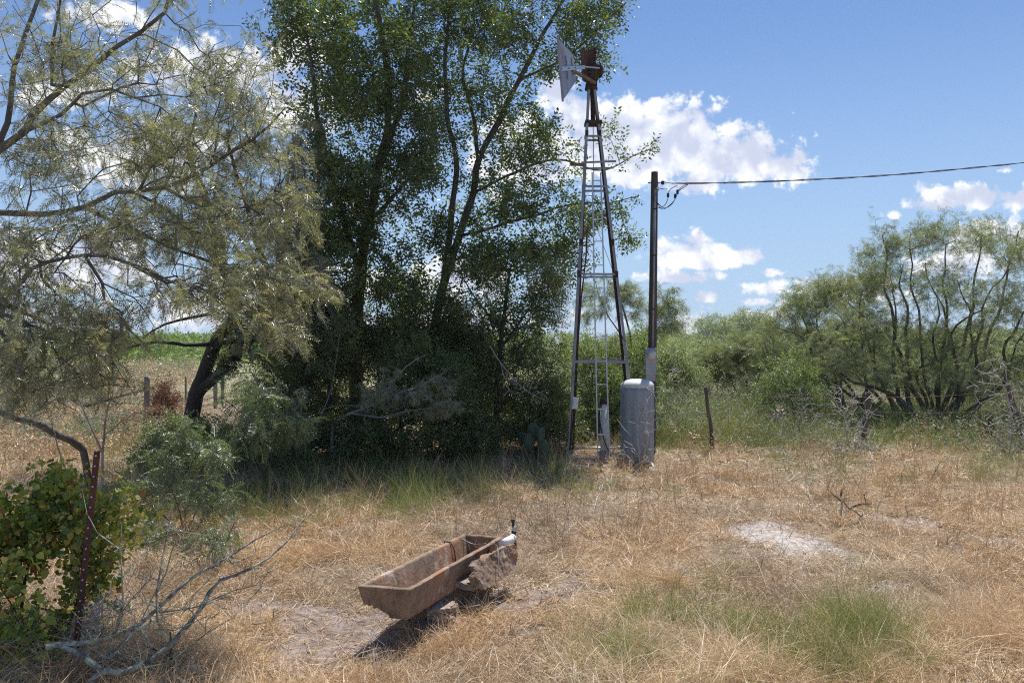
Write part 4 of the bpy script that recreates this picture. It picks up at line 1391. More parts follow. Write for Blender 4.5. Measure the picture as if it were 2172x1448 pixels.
def build_broken():
    A, B, Cc, D, ax, sx, rim, hgt = TRO
    # broken length of a second trough leaning against the first one
    dn, df = 4.98, 5.5
    poly = [P(1000, 1200, dn + .08), P(1010, 1188, dn + .12), P(1020, 1190, dn + .14), P(1030, 1176, dn + .22), P(1048, 1170, dn + .3), P(1066, 1160, dn + .4), P(1086, 1154, df), P(1093, 1180, df), P(1088, 1204, df - .06), P(1066, 1222, dn + .3), P(1044, 1238, dn + .14), P(1022, 1250, dn + .02), P(1010, 1246, dn), P(1013, 1232, dn + .01), P(1003, 1226, dn + .02), P(1007, 1212, dn + .05)]
    n = Vector((0.92, -.42, .25))
    g = P(1040, 1240, 5.1)
    root = empty('broken_trough', (g[0], g[1], 0), 'broken concrete trough piece with a ragged end leaning on the long trough', 'trough piece')
    rough_prism('side_wall', poly, n, .05, M['concrete'], root, .014, 11, 91)
    # its bottom slab lies behind the side wall
    lean = Vector(n).normalized() * -.03
    bot = [Vector(P(1012, 1246, dn)) + lean, Vector(P(1088, 1203, df - .06)) + lean, Vector(P(1088, 1203, df - .06)) + lean - sx * .16, Vector(P(1012, 1246, dn)) + lean - sx * .13 + Vector((0, .02, .01))]
    rough_prism('bottom_slab', bot, Vector((0, 0, 1)), .035, M['concrete_raw'], root, .010, 9, 95)
    # lumps under the trough
    for k, (px, py, d, sx_, sy_, sz_, lab) in enumerate(((940, 1285, 4.86, .085, .09, .075, 'pale broken concrete lump propping up the middle of the trough'), (1003, 1262, 5.02, .045, .04, .045, 'brown concrete lump between the trough and the broken piece'), (905, 1302, 4.75, .07, .06, .045, 'small dark stone under the near half of the trough'))):
        p = P(px, py, d)
        gz = float(ground_h(p[0], p[1]))
        bm = bmesh.new(); bmesh.ops.create_icosphere(bm, subdivisions=5, radius=1.0)
        co = np.array([v.co[:] for v in bm.verts])
        f = 1 + (fbm(co * 1.9 + k * 7, 6, 83, .68) - .5) * 1.5
        for v, ff in zip(bm.verts, f):
            c = v.co * ff
            c = Vector((max(-.8, min(.8, c.x)), max(-.8, min(.8, c.y)), max(-.75, min(.7, c.z))))
            v.co = Vector((p[0] + c.x * sx_ * 1.3, p[1] + c.y * sy_ * 1.3, max(gz, gz + sz_ * .8) + c.z * sz_ * 1.3))
        m = MB(); m.bm.free(); m.bm = bm
        tag(m.build('concrete_lump', M['concrete_raw'] if k < 2 else M['concrete_dark'], None, origin=(p[0], p[1], gz)), lab, 'rubble')
    # supply pipe and valve stake at the far end
    a, b = P(1064, 1152, 5.45), P(1086, 1141, 5.62)
    tag(MB().tube([a, b], .024, 20).lathe(Vector(b), [(.028, -.010), (.028, .010)], 20, (Vector(b) - Vector(a)).to_track_quat('Z', 'Y').to_matrix()).build('supply_pipe', M['pvc'], None, origin=tuple(a)), 'short white plastic pipe at the far end of the trough', 'pipe')
    g = G(1097, 1176)
    root = empty('valve_stake', g, 'thin rusty standpipe with a black hose valve behind the trough', 'valve')
    p0 = Vector(g); p1 = Vector(P(1090, 1128, g[1])); p2 = Vector(P(1088, 1101, g[1]))
    MB().tube([p0 - Vector((0, 0, .05)), p1], .013, 10).build('standpipe', M['rust'], root)
    MB().tube([p1, p2], .011, 10).lathe(p1 + Vector((0, 0, .0)), [(.018, -.01), (.02, 0), (.016, .02)], 12).lathe(p2 - Vector((0, 0, .01)), [(.015, -.01), (.015, .012)], 12).build('hose_end', M['black'], root)
    MB().lathe(p1 + Vector((.004, -.015, .03)), [(.02, -.008), (.02, .008)], 12, Matrix.Rotation(math.pi / 2, 3, 'X')).bar(p1 + Vector((0, -.02, .03)), p1 + Vector((.035, -.03, .05)), .008, .014).build('valve', M['galv_light'], root)


build_broken()


# ------------------------------------------------------------------ fences
def build_tpost():
    g = G(150, 1432)
    top = Vector(P(206, 957, g[1] + .05))
    root = empty('steel_post', g, 'rusty red steel fence post with white studs standing in the vine', 'fence post')
    a = Vector(g) - Vector((0, 0, .1)) + (Vector(g) - top).normalized() * .05
    MB().bar(a, top, .031, .005, up=(0, 1, 0)).bar(a + Vector((0, .016, 0)), top + Vector((0, .016, 0)), .005, .03, up=(0, 1, 0)).build('post', M['rust'], root)
    L = (top - a).length; dr = (top - a).normalized(); n = int(L / .052)
    for i in range(3, n + 1):
        p = a + dr * (L * i / (n + .4)) + Vector((.0, -.006, 0))
        MB().lathe(p, [(.0052, -.003), (.0052, .003), (.003, .005)], 10, Matrix.Rotation(math.pi / 2, 3, 'X')).build('stud', M['galv_light'], root)


build_tpost()


def wood_post(pts, radii, label, grp, mat='post_wood', brace=None):
    g = pts[0]
    sp = spline(pts, .06)
    r = np.interp(np.linspace(0, 1, len(sp)), np.linspace(0, 1, len(radii)), radii)
    r = r * (0.85 + .3 * fbm(sp * 7, 3, 101))
    m = MB().tube(sp, list(r), 12)
    o = m.build('fence_post', M[mat], None, origin=tuple(float(v) for v in g))
    return tag(o, label, 'fence post', grp)


def build_right_fence():
    gA = G(1510, 958)
    gA[2] -= .05
    PA = [gA, P(1509, 915, gA[1]), P(1502, 870, gA[1]), P(1497, 820, gA[1])]
    wood_post(PA, [.034, .03, .028, .03], 'dark crooked wooden fence post in the open to the right of the tank', 'posts of the wire fence')
    gB = G(1831, 948); gB[2] -= .05
    PB = [gB, P(1834, 900, gB[1]), P(1840, 860, gB[1]), P(1842, 832, gB[1])]
    wood_post(PB, [.05, .045, .05, .055], 'thick weathered fence post standing in dead brush before the mesquite', 'posts of the wire fence')
    gC = G(2166, 950); gC[2] -= .05
    PC = [gC, P(2160, 900, gC[1]), P(2148, 855, gC[1]), P(2138, 815, gC[1])]
    wood_post(PC, [.055, .05, .045, .04], 'leaning grey fence post at the right edge of the photo', 'posts of the wire fence')
    root = empty('fence_wire', PA[0], 'thin rusty barbed wires strung between the crooked wooden posts', 'fence wire')
    for k, t in enumerate((.35, .66, .93)):
        def at(Pp): return spline(Pp, .02)[int(t * (len(spline(Pp, .02)) - 1))] + np.array([0, -.035, 0])
        L = [P(1392, 0, 12.3) * 0 + np.array([P(1400, 0, 12.3)[0], 12.3, at(PA)[2] + .02]), at(PA), at(PB), at(PC), at(PC) + np.array([4, .5, .0])]
        pts = []
        for a, b in zip(L[:-1], L[1:]):
            n = 24
            for i in range(n):
                s = i / n; p = a + (b - a) * s; p = p.copy(); p[2] -= .05 * math.sin(math.pi * s) + .004 * math.sin(i * 2.1); pts.append(p)
        MB().tube(pts, .0035, 5).build('strand', M['wire_rust'], root)


build_right_fence()


def build_left_fence():
    g = G(312, 905)
    d = g[1]
    wood_post([g, P(312, 850, d), P(312, 798, d)], [.06, .06, .06], 'thick grey corner post with a brace rail beside the brown bush', 'posts of the left field fence', 'post_grey')
    a, b = P(306, 824, d - .1), P(178, 862, d - 1.6)
    tag(MB().tube([a, b], .034, 12).build('brace_rail', M['post_wood'], None, origin=tuple(b)), 'sloping grey pipe rail running down left from the corner post', 'rail')
    for (px, y0, y1, w_, dd, lab) in ((394, 868, 798, .022, 1.0, 'thin grey stake nearest to the corner post, right of the brown bush'), (421, 862, 800, .03, 3.0, 'thin grey stake left of the leaning trunk base'), (457, 860, 792, .055, 4.5, 'pale post seen just right of the leaning dark trunk'), (472, 850, 794, .05, 6.5, 'pale post farthest right in the left field fence')):
        D2 = d + dd
        gx = (px - 1086) / F * D2
        z0 = float(ground_h(gx, D2))
        wood_post([(gx, D2, z0), (gx, D2, P(0, y1, D2)[2] * .5 + z0 * .5), (gx, D2, P(0, y1, D2)[2])], [w_, w_, w_], lab, 'posts of the left field fence', 'post_grey')
    root = empty('fence_wire', (g[0], d, 0), 'thin wires strung from the grey corner post to the right', 'fence wire')
    for z in (.25, .5, .75, .98):
        a = Vector((g[0], d, z)); b = Vector(((480 - 1086) / F * (d + 7), d + 7, z))
        MB().tube([a, a.lerp(b, .5) - Vector((0, 0, .03)), b], .005, 4).build('strand', M['wire'], root)
    a = Vector((P(425, 0, d + 3)[0], d + 3, P(0, 800, d + 3)[2])); b = Vector((P(480, 0, d + 7)[0], d + 7, P(0, 792, d + 7)[2]))


build_left_fence()

# ------------------------------------------------------------------ trees
def gz(px, d):
    x = (px - 1086) / F * d
    return np.array([x, d, float(ground_h(x, d)) - 0.05])


def TR_(*pts):
    return [P(*p) if p[1] is not None else gz(p[0], p[2]) for p in pts]


# tall elm, left stem
make_tree('elm_tree', 'tall dense dark green elm left of the slender forked one, its trunk wrapped in vines', 'tree', gz(745, 13.2),
    [(TR_((745, None, 13.2), (752, 850, 13.2), (758, 700, 13.1), (765, 580, 13.1), (780, 470, 13.0), (805, 360, 13.0), (822, 270, 12.9), (818, 150, 12.8), (800, 40, 12.8), (780, -120, 12.8)), .115, .03),
     (TR_((805, 360, 13.0), (850, 220, 13.3), (868, 90, 13.5), (880, -60, 13.6)), .055, .02),
     (TR_((765, 580, 13.1), (720, 440, 12.6), (690, 320, 12.3), (668, 180, 12.1), (640, 20, 12.0)), .06, .02),
     (TR_((780, 470, 13), (850, 400, 12.4), (900, 330, 12.1)), .04, .015)],
    [(820, 60, 130, 150, 12.9, 1.5, 1.5), (800, 230, 120, 120, 12.8, 1.5, 1.5), (700, 180, 90, 150, 12.2, 1.2, 1.0), (640, 60, 100, 120, 12.1, 1.1, .8), (760, 380, 130, 110, 12.7, 1.5, 1.4), (820, 480, 90, 80, 12.4, 1.0, .8),
     (720, 520, 110, 90, 12.5, 1.1, 1.0), (780, -120, 220, 110, 12.9, 1.6, 1.2), (880, 330, 80, 100, 12.4, 1.0, .7), (770, 620, 60, 90, 12.9, .6, .5), (640, 380, 70, 90, 12.3, .9, .5), (757, 700, 50, 150, 12.9, .4, .9), (690, 600, 90, 90, 12.6, .9, .8), (850, 640, 70, 70, 12.8, .7, .5)],
    1700, 8000, T_ELM, M['leaf_elm'], M['bark'], 'tall elms behind the trough', gap=.50, seed=1, tip=.0035, lsize=1.3, nscale=1.7, wild=.9, bf=.25)

# tall elm, right forked stem
make_tree('elm_tree', 'slender forked elm with pale grey limbs reaching right behind the windmill', 'tree', gz(905, 13.6),
    [(TR_((905, None, 13.6), (915, 840, 13.6), (925, 700, 13.6), (940, 610, 13.6), (975, 500, 13.6), (1005, 410, 13.6), (1015, 340, 13.6), (1060, 250, 13.7), (1100, 170, 13.8), (1150, 80, 13.9), (1210, -30, 14.0)), .095, .025),
     (TR_((940, 610, 13.6), (955, 480, 13.5), (968, 340, 13.5), (950, 250, 13.4), (945, 100, 13.4), (960, -60, 13.4)), .06, .02),
     (TR_((1015, 340, 13.6), (1000, 240, 13.9), (985, 150, 14.0), (1010, 30, 14.1)), .04, .018),
     (TR_((1100, 170, 13.8), (1200, 120, 13.6), (1290, 40, 13.5), (1330, 5, 13.4)), .025, .01),
     (TR_((1005, 410, 13.6), (1090, 370, 13.7), (1180, 340, 13.9), (1280, 360, 14.0), (1380, 320, 14.1)), .028, .008),
     (TR_((975, 500, 13.6), (1060, 480, 13.3), (1180, 440, 13.6), (1290, 430, 13.8), (1350, 420, 13.8)), .028, .008)],
    [(1000, 50, 140, 140, 13.6, 1.4, 1.5), (1120, 60, 130, 130, 13.8, 1.3, 1.3), (1250, 20, 100, 70, 13.6, .8, .7), (1240, 130, 75, 60, 13.6, .7, .45), (1040, 190, 110, 90, 13.6, 1.2, .9), (930, 130, 80, 160, 13.4, 1.0, 1.0),
     (1120, 300, 120, 65, 13.8, .9, .75), (1090, 420, 130, 75, 13.6, 1.0, .95), (1170, 520, 80, 60, 13.7, .7, .4), (1230, 350, 90, 50, 13.9, .6, .4), (1365, 310, 50, 26, 14.1, .3, .22), (1310, 385, 40, 22, 14, .3, .12), (1215, 460, 110, 40, 13.7, .7, .5), (1330, 500, 35, 20, 13.8, .3, .12),
     (1000, 420, 60, 60, 13.4, .8, .4), (930, 500, 70, 60, 13.2, .8, .5), (1030, 540, 90, 60, 13.4, .9, .6), (1150, 540, 90, 50, 13.6, .8, .5), (1100, -130, 280, 110, 13.8, 1.6, 1.0), (1290, 270, 30, 30, 14, .3, .1), (920, 300, 60, 90, 13.3, .9, .5), (890, 620, 60, 60, 13.2, .8, .3), (830, 600, 50, 70, 13.0, .7, .25), (960, 640, 90, 60, 13.4, .8, .5), (1080, 660, 90, 60, 13.5, .8, .5)],
    1700, 7600, T_ELM, M['leaf_elm'], M['bark'], 'tall elms behind the trough', gap=.49, seed=2, tip=.0035, lsize=1.3, nscale=1.7, wild=.9, bf=.22)

# leaning dark mesquite, forked low down
make_tree('mesquite_tree', 'leaning dark mesquite with a low forked trunk in front of the green field', 'tree', gz(395, 12.0),
    [(TR_((395, None, 12.0), (412, 840, 12.0), (428, 800, 12.0), (440, 760, 12.0), (462, 720, 12.0), (500, 660, 12.0), (470, 560, 11.8), (450, 470, 11.6), (430, 400, 11.5)), .13, .05),
     (TR_((412, 840, 12.0), (455, 800, 11.9), (492, 770, 11.9), (512, 735, 11.9), (560, 690, 11.8), (590, 620, 11.7), (600, 540, 11.6), (640, 480, 11.5)), .085, .045),
     (TR_((512, 725, 11.9), (440, 728, 11.7), (390, 735, 11.5), (330, 728, 11.3), (270, 735, 11.1), (220, 760, 10.9)), .04, .015),
     (TR_((500, 660, 12.0), (420, 670, 11.7), (350, 690, 11.5), (300, 720, 11.3)), .035, .012),
     (TR_((470, 560, 11.8), (400, 490, 11.5), (330, 430, 11.3), (260, 400, 11.0)), .05, .015),
     (TR_((590, 620, 11.7), (560, 540, 11.4), (520, 420, 11.2), (480, 300, 11.0)), .05, .02),
     (TR_((430, 400, 11.5), (400, 320, 11.4), (420, 220, 11.3)), .04, .015)],
    [(400, 400, 150, 120, 11.3, 1.2, 1), (560, 480, 120, 110, 11.2, 1.0, 1.1), (640, 600, 90, 90, 11.2, .8, .8), (500, 600, 110, 60, 11.2, .9, .6), (300, 480, 120, 100, 11.1, 1, .7), (470, 280, 130, 100, 11.1, 1, .7), (620, 350, 80, 120, 11.3, .9, .6), (560, 700, 90, 60, 11.3, .8, .7)],
    1500, 3700, T_FERNL, M['leaf_fern'], M['bark_dark'], None, gap=.46, seed=3, tip=.0038, wild=.9, droop=.4, lsize=1.25, bf=.3, nscale=2.2, jit=.16)

# foreground acacia: leaning trunk near the steel post, boughs out of the left edge and back over the frame
make_tree('acacia_tree', 'big feathery grey green acacia filling the upper left, its boughs entering at the left edge', 'tree', gz(192, 9.2),
    [(TR_((192, None, 9.2), (175, 955, 9.0), (120, 920, 8.7), (60, 890, 8.3), (0, 865, 7.9), (-90, 800, 7.4), (-190, 700, 6.9), (-230, 560, 6.5), (-200, 440, 6.3)), .04, .04),
     (TR_((-200, 440, 6.3), (-100, 370, 6.1), (0, 322, 6.0), (48, 280, 5.9), (58, 245, 5.9), (90, 210, 5.9), (180, 155, 5.9), (250, 100, 5.9), (300, 70, 5.9), (345, 30, 5.8), (365, -40, 5.8)), .04, .012),
     (TR_((52, 278, 5.9), (130, 240, 5.6), (180, 195, 5.4), (240, 190, 5.3), (330, 225, 5.2)), .018, .006),
     (TR_((-230, 520, 6.4), (-120, 470, 6.2), (0, 446, 6.1), (100, 455, 6.0), (180, 440, 5.9), (240, 410, 5.8), (350, 400, 5.7), (440, 365, 5.6), (530, 300, 5.5), (600, 220, 5.5)), .035, .007),
     (TR_((180, 440, 5.9), (260, 480, 5.7), (360, 520, 5.5), (480, 560, 5.3), (600, 590, 5.2), (700, 605, 5.1)), .018, .005),
     (TR_((-200, 560, 6.5), (-100, 620, 6.0), (0, 640, 5.7), (110, 690, 5.5), (200, 760, 5.2)), .03, .006),
     (TR_((-220, 500, 6.5), (-100, 380, 6.4), (0, 300, 6.4), (20, 180, 6.4), (60, 60, 6.4), (110, -80, 6.4)), .035, .012),
     (TR_((110, 180, 5.9), (112, 90, 6.0), (125, 0, 6.0), (130, -80, 6.0)), .014, .008),
     (TR_((0, 640, 5.7), (60, 560, 5.0), (180, 540, 4.7), (320, 570, 4.5), (420, 640, 4.4)), .02, .005),
     (TR_((350, 400, 5.7), (430, 440, 5.5), (520, 440, 5.3), (620, 400, 5.2)), .012, .005)],
    [(120, 110, 160, 150, 6.0, 1.1, .8), (330, 130, 140, 110, 5.9, 1.0, .8), (480, 190, 130, 120, 5.7, .9, .8), (130, 330, 170, 110, 5.8, 1.2, .9), (340, 320, 150, 110, 5.6, 1.0, 1.0), (540, 330, 120, 100, 5.5, .8, .8), (600, 450, 90, 90, 5.3, .7, .7),
     (430, 480, 140, 80, 5.3, .9, .9), (220, 500, 160, 90, 5.3, 1.1, 1.0), (60, 540, 140, 110, 5.5, 1.1, .9), (560, 580, 130, 40, 5.1, .6, .7), (660, 610, 60, 22, 5.0, .3, .25), (360, 620, 120, 50, 4.9, .7, .5), (160, 650, 130, 80, 5.0, .9, 1.1), (60, 830, 90, 60, 4.7, .6, .4), (240, 700, 90, 70, 4.9, .6, .6),
     (60, 740, 110, 80, 4.7, .8, 1.0), (200, 790, 80, 70, 4.6, .6, .35), (30, 640, 110, 90, 5.2, .9, .5), (470, 620, 90, 60, 4.8, .5, .4), (600, 690, 60, 60, 4.9, .5, .3), (-150, 300, 150, 250, 6.0, .9, .35), (300, -60, 350, 70, 5.9, .9, .3)],
    3600, 6900, T_FERN, M['leaf_fern'], M['bark_mesq'], None, gap=.46, seed=4, tip=.0025, wild=.9, droop=.3, lsize=.85, bf=.3, nscale=2.4, jit=.2, thr=.008, seg=.14)

# small feathery sapling low down between trough and leaning trunk
make_tree('acacia_sapling', 'low feathery acacia sapling with yellowing sprays left of the dark thicket', 'sapling', gz(560, 9.6),
    [(TR_((560, None, 9.6), (565, 900, 9.4), (560, 840, 9.2), (540, 790, 9.0)), .03, .01), (TR_((563, 900, 9.4), (600, 860, 9.1), (640, 830, 8.9)), .012, .005), (TR_((563, 910, 9.4), (520, 880, 9.0), (490, 850, 8.8)), .012, .005)],
    [(560, 850, 90, 60, 9.0, .7, 1), (520, 920, 70, 50, 8.9, .6, .8), (610, 900, 60, 50, 9.1, .5, .5), (540, 790, 60, 25, 8.9, .4, .4)],
    300, 620, T_FERN, M['leaf_fern_green'], M['bark'], None, gap=.44, seed=5, tip=.003, droop=.35, lsize=1.5, nscale=2.8)
make_tree('acacia_sapling', 'knee high grey green acacia sapling standing behind the lichened dead limb', 'sapling', gz(390, 7.4),
    [(TR_((390, None, 7.4), (370, 1050, 7.3), (340, 1000, 7.2), (330, 960, 7.1)), .009, .003), (TR_((395, None, 7.4), (430, 1040, 7.3), (450, 980, 7.2), (455, 940, 7.1)), .009, .003), (TR_((385, None, 7.4), (330, 1080, 7.1), (290, 1050, 7.0)), .007, .003), (TR_((400, None, 7.4), (440, 1090, 7.2), (480, 1070, 7.1)), .006, .003), (TR_((392, None, 7.4), (390, 1010, 7.3), (385, 930, 7.2)), .008, .003)],
    [(340, 965, 50, 30, 7.1, .4, 1), (450, 960, 40, 40, 7.1, .4, .9), (385, 920, 40, 25, 7.2, .3, .6), (295, 1045, 45, 30, 7.0, .3, .7), (470, 1060, 40, 30, 7.1, .3, .5), (390, 1050, 70, 40, 7.1, .4, .7)],
    260, 430, T_FERN, M['leaf_fern_green'], M['bark'], None, gap=.45, seed=6, tip=.002, droop=.3, lsize=1.2, nscale=3.4)
make_tree('thicket_shrub', 'low dark tangled shrub under the leaning mesquite, left of the feathery sapling', 'shrub', gz(470, 10.6),
    [(TR_((470, None, 10.6), (460, 960, 10.6), (430, 920, 10.6)), .02, .006), (TR_((475, None, 10.6), (520, 960, 10.6), (550, 920, 10.6)), .02, .006), (TR_((465, None, 10.6), (400, 980, 10.5), (340, 960, 10.4)), .015, .005)],
    [(430, 930, 80, 40, 10.6, .5, 1), (520, 950, 80, 45, 10.6, .5, 1), (340, 965, 70, 30, 10.4, .4, .7), (600, 970, 70, 35, 10.4, .5, .7), (480, 1000, 130, 25, 10.2, .4, .6)],
    420, 3000, T_SMALL, M['leaf_thicket'], M['bark_dark'], 'dark shrubs of the thicket under the elms', gap=.42, seed=83, tip=.0028, wild=1.0, nscale=2.4, lsize=1.2)
make_tree('acacia_sapling', 'small silvery sapling in the dry grass above the middle of the dead limb', 'sapling', gz(480, 6.2),
    [(TR_((480, None, 6.2), (470, 1160, 6.1), (455, 1120, 6.0)), .012, .004)],
    [(460, 1150, 55, 30, 6.1, .3, 1), (500, 1120, 40, 18, 6.2, .25, .5), (330, 1130, 50, 40, 6.0, .3, .6)],
    120, 150, T_FERN, M['leaf_fern_green'], M['bark'], None, gap=.38, seed=7, tip=.002, droop=.3, lsize=.9, nscale=3)

# thicket: shrubs one behind another under the elms
TH = 'dark shrubs of the thicket under the elms'
make_tree('thicket_shrub', 'black green shrub at the left end of the thicket, beside the feathery sapling', 'shrub', gz(650, 11.6),
    [(TR_((650, None, 11.6), (640, 880, 11.5), (655, 760, 11.5), (640, 680, 11.4)), .05, .015), (TR_((648, 920, 11.6), (700, 850, 11.6), (690, 740, 11.7)), .03, .01)],
    [(640, 820, 100, 100, 11.5, 1.0, 1), (680, 700, 90, 70, 11.6, .9, .9), (600, 740, 70, 70, 11.4, .8, .6), (660, 920, 110, 60, 11.3, .8, .9), (590, 900, 80, 70, 11.6, .8, .7)],
    650, 5000, T_SMALL, M['leaf_thicket'], M['bark_dark'], TH, gap=.40, seed=8, tip=.003, wild=1.0, nscale=1.8, lsize=1.35, bias=-.05)
make_tree('thicket_shrub', 'broad dark shrub with yellow flecked leaves coloured as if sunlit in the middle of the thicket', 'shrub', gz(830, 11.9),
    [(TR_((830, None, 11.9), (810, 880, 11.8), (830, 790, 11.7), (870, 750, 11.6)), .06, .02), (TR_((820, 930, 11.8), (900, 870, 11.6), (960, 820, 11.5)), .035, .01), (TR_((812, 880, 11.8), (760, 800, 11.7), (745, 740, 11.6)), .03, .01)],
    [(830, 840, 110, 90, 11.7, .9, 1), (920, 880, 100, 80, 11.6, .9, 1), (760, 920, 110, 70, 11.4, .9, .9), (880, 760, 90, 60, 11.8, .8, .7), (950, 790, 60, 60, 11.8, .8, .5), (860, 940, 130, 50, 11.3, .7, .9), (1000, 920, 80, 60, 11.5, .7, .7)],
    800, 6500, T_SMALL, M['leaf_elm'], M['bark_dark'], TH, gap=.40, seed=9, tip=.003, wild=1.0, nscale=1.8, lsize=1.35)  # brighter leaf colour stands in for sunlight inside the thicket
make_tree('thicket_tree', 'small leaved dark young tree with a thin straight stem left of the windmill', 'tree', gz(1052, 12.6),
    [(TR_((1052, None, 12.6), (1050, 900, 12.6), (1056, 800, 12.6), (1062, 720, 12.6), (1070, 640, 12.6), (1085, 560, 12.6)), .055, .02), (TR_((1060, 740, 12.6), (1120, 660, 12.5), (1160, 590, 12.4)), .022, .008), (TR_((1060, 700, 12.6), (1000, 620, 12.6), (970, 570, 12.5)), .02, .008)],
    [(1080, 580, 120, 80, 12.5, 1.0, 1), (1160, 620, 60, 80, 12.6, .8, .6), (1000, 650, 80, 60, 12.6, .8, .5), (1120, 720, 90, 80, 12.6, .9, .8), (1030, 760, 80, 70, 12.6, .8, .6), (1150, 820, 70, 90, 12.8, .8, .6), (1080, 870, 90, 80, 12.7, .8, .7)],
    900, 6600, T_SMALL, M['leaf_thicket'], M['bark_dark'], TH, gap=.43, seed=10, tip=.003, wild=1.0, nscale=1.6, lsize=1.15)
make_tree('thicket_shrub', 'low dark leafy shrub right behind the left legs of the windmill', 'shrub', gz(1150, 13.2),
    [(TR_((1150, None, 13.2), (1140, 900, 13.2), (1150, 840, 13.1)), .04, .015)],
    [(1130, 900, 100, 60, 13.1, .8, 1), (1180, 850, 60, 60, 13.4, .7, .6)],
    350, 3000, T_SMALL, M['leaf_thicket'], M['bark_dark'], TH, gap=.40, seed=11, tip=.003, wild=1.0, nscale=1.8, lsize=1.3)
make_tree('thicket_shrub', 'shaded leafy shrub closing the back of the thicket behind the left elm trunk', 'shrub', gz(770, 15.2),
    [(TR_((770, None, 15.2), (760, 850, 15.2), (780, 740, 15.2)), .06, .02), (TR_((765, 880, 15.2), (880, 800, 15.2), (960, 740, 15.2)), .04, .015), (TR_((765, 880, 15.2), (660, 800, 15.2)), .04, .015)],
    [(700, 840, 110, 90, 15.2, 1.0, 1), (850, 850, 110, 90, 15.2, 1.0, 1), (990, 850, 100, 90, 15.3, 1.0, 1), (790, 750, 90, 50, 15.2, .8, .5), (1080, 860, 80, 80, 15.2, .8, .7), (1000, 760, 80, 50, 15.2, .8, .5), (600, 870, 80, 60, 15.2, .8, .6)],
    700, 5500, T_SMALL, M['leaf_thicket'], M['bark_dark'], TH, gap=.36, seed=12, tip=.0035, wild=1.0, nscale=1.5, lsize=1.7)
make_tree('thicket_tree', 'dark bushy young tree filling the gap left of the vine wrapped elm trunk', 'tree', gz(640, 12.8),
    [(TR_((640, None, 12.8), (645, 850, 12.8), (640, 740, 12.8), (650, 620, 12.8), (660, 540, 12.8)), .05, .015), (TR_((643, 780, 12.8), (600, 700, 12.7), (580, 640, 12.7)), .02, .008), (TR_((643, 760, 12.8), (700, 690, 12.8), (720, 620, 12.8)), .02, .008)],
    [(640, 600, 90, 80, 12.8, .9, 1), (610, 700, 80, 70, 12.7, .8, .8), (700, 690, 80, 80, 12.8, .8, .9), (650, 500, 70, 60, 12.7, .7, .5), (660, 780, 100, 60, 12.6, .8, .8)],
    900, 4800, T_SMALL, M['leaf_thicket'], M['bark_dark'], TH, gap=.42, seed=81, tip=.003, wild=1.0, nscale=1.8, lsize=1.5)
make_tree('thicket_tree', 'dark bushy young tree between the two elm trunks', 'tree', gz(860, 13.0),
    [(TR_((860, None, 13.0), (850, 850, 13.0), (862, 740, 13.0), (855, 650, 13.0)), .045, .015), (TR_((858, 780, 13.0), (920, 720, 13.0), (950, 660, 13.0)), .02, .008), (TR_((858, 760, 13), (810, 700, 13), (800, 640, 13)), .02, .008)],
    [(860, 700, 90, 60, 13.0, .8, 1), (930, 720, 90, 60, 13.0, .8, .9), (800, 720, 60, 70, 13.0, .7, .6), (980, 700, 60, 60, 13.1, .7, .6), (850, 610, 70, 40, 13, .6, .35), (1000, 800, 90, 70, 12.9, .8, .8)],
    900, 4800, T_SMALL, M['leaf_thicket'], M['bark_dark'], TH, gap=.42, seed=82, tip=.003, wild=1.0, nscale=1.8, lsize=1.5)
# low pale feathery bough reaching into the light in front of the thicket
make_tree('thicket_shrub', 'pale sprawling shrub with bare grey stems at the front of the thicket', 'shrub', gz(700, 11.0),
    [(TR_((700, None, 11.0), (712, 900, 10.9), (745, 870, 10.8), (800, 850, 10.7), (860, 830, 10.6), (930, 800, 10.6)), .03, .008), (TR_((745, 870, 10.8), (800, 885, 10.6), (870, 872, 10.5), (950, 868, 10.4)), .015, .005), (TR_((800, 850, 10.7), (860, 780, 10.8), (910, 750, 10.8)), .015, .005)],
    [(890, 810, 80, 45, 10.6, .5, 1), (940, 860, 50, 30, 10.5, .4, .5), (820, 840, 60, 30, 10.6, .4, .5)],
    200, 420, T_FERNL, M['leaf_fern'], M['bark_grey'], TH, gap=.42, seed=13, tip=.003, droop=.3, nscale=2.2, lsize=1.0)

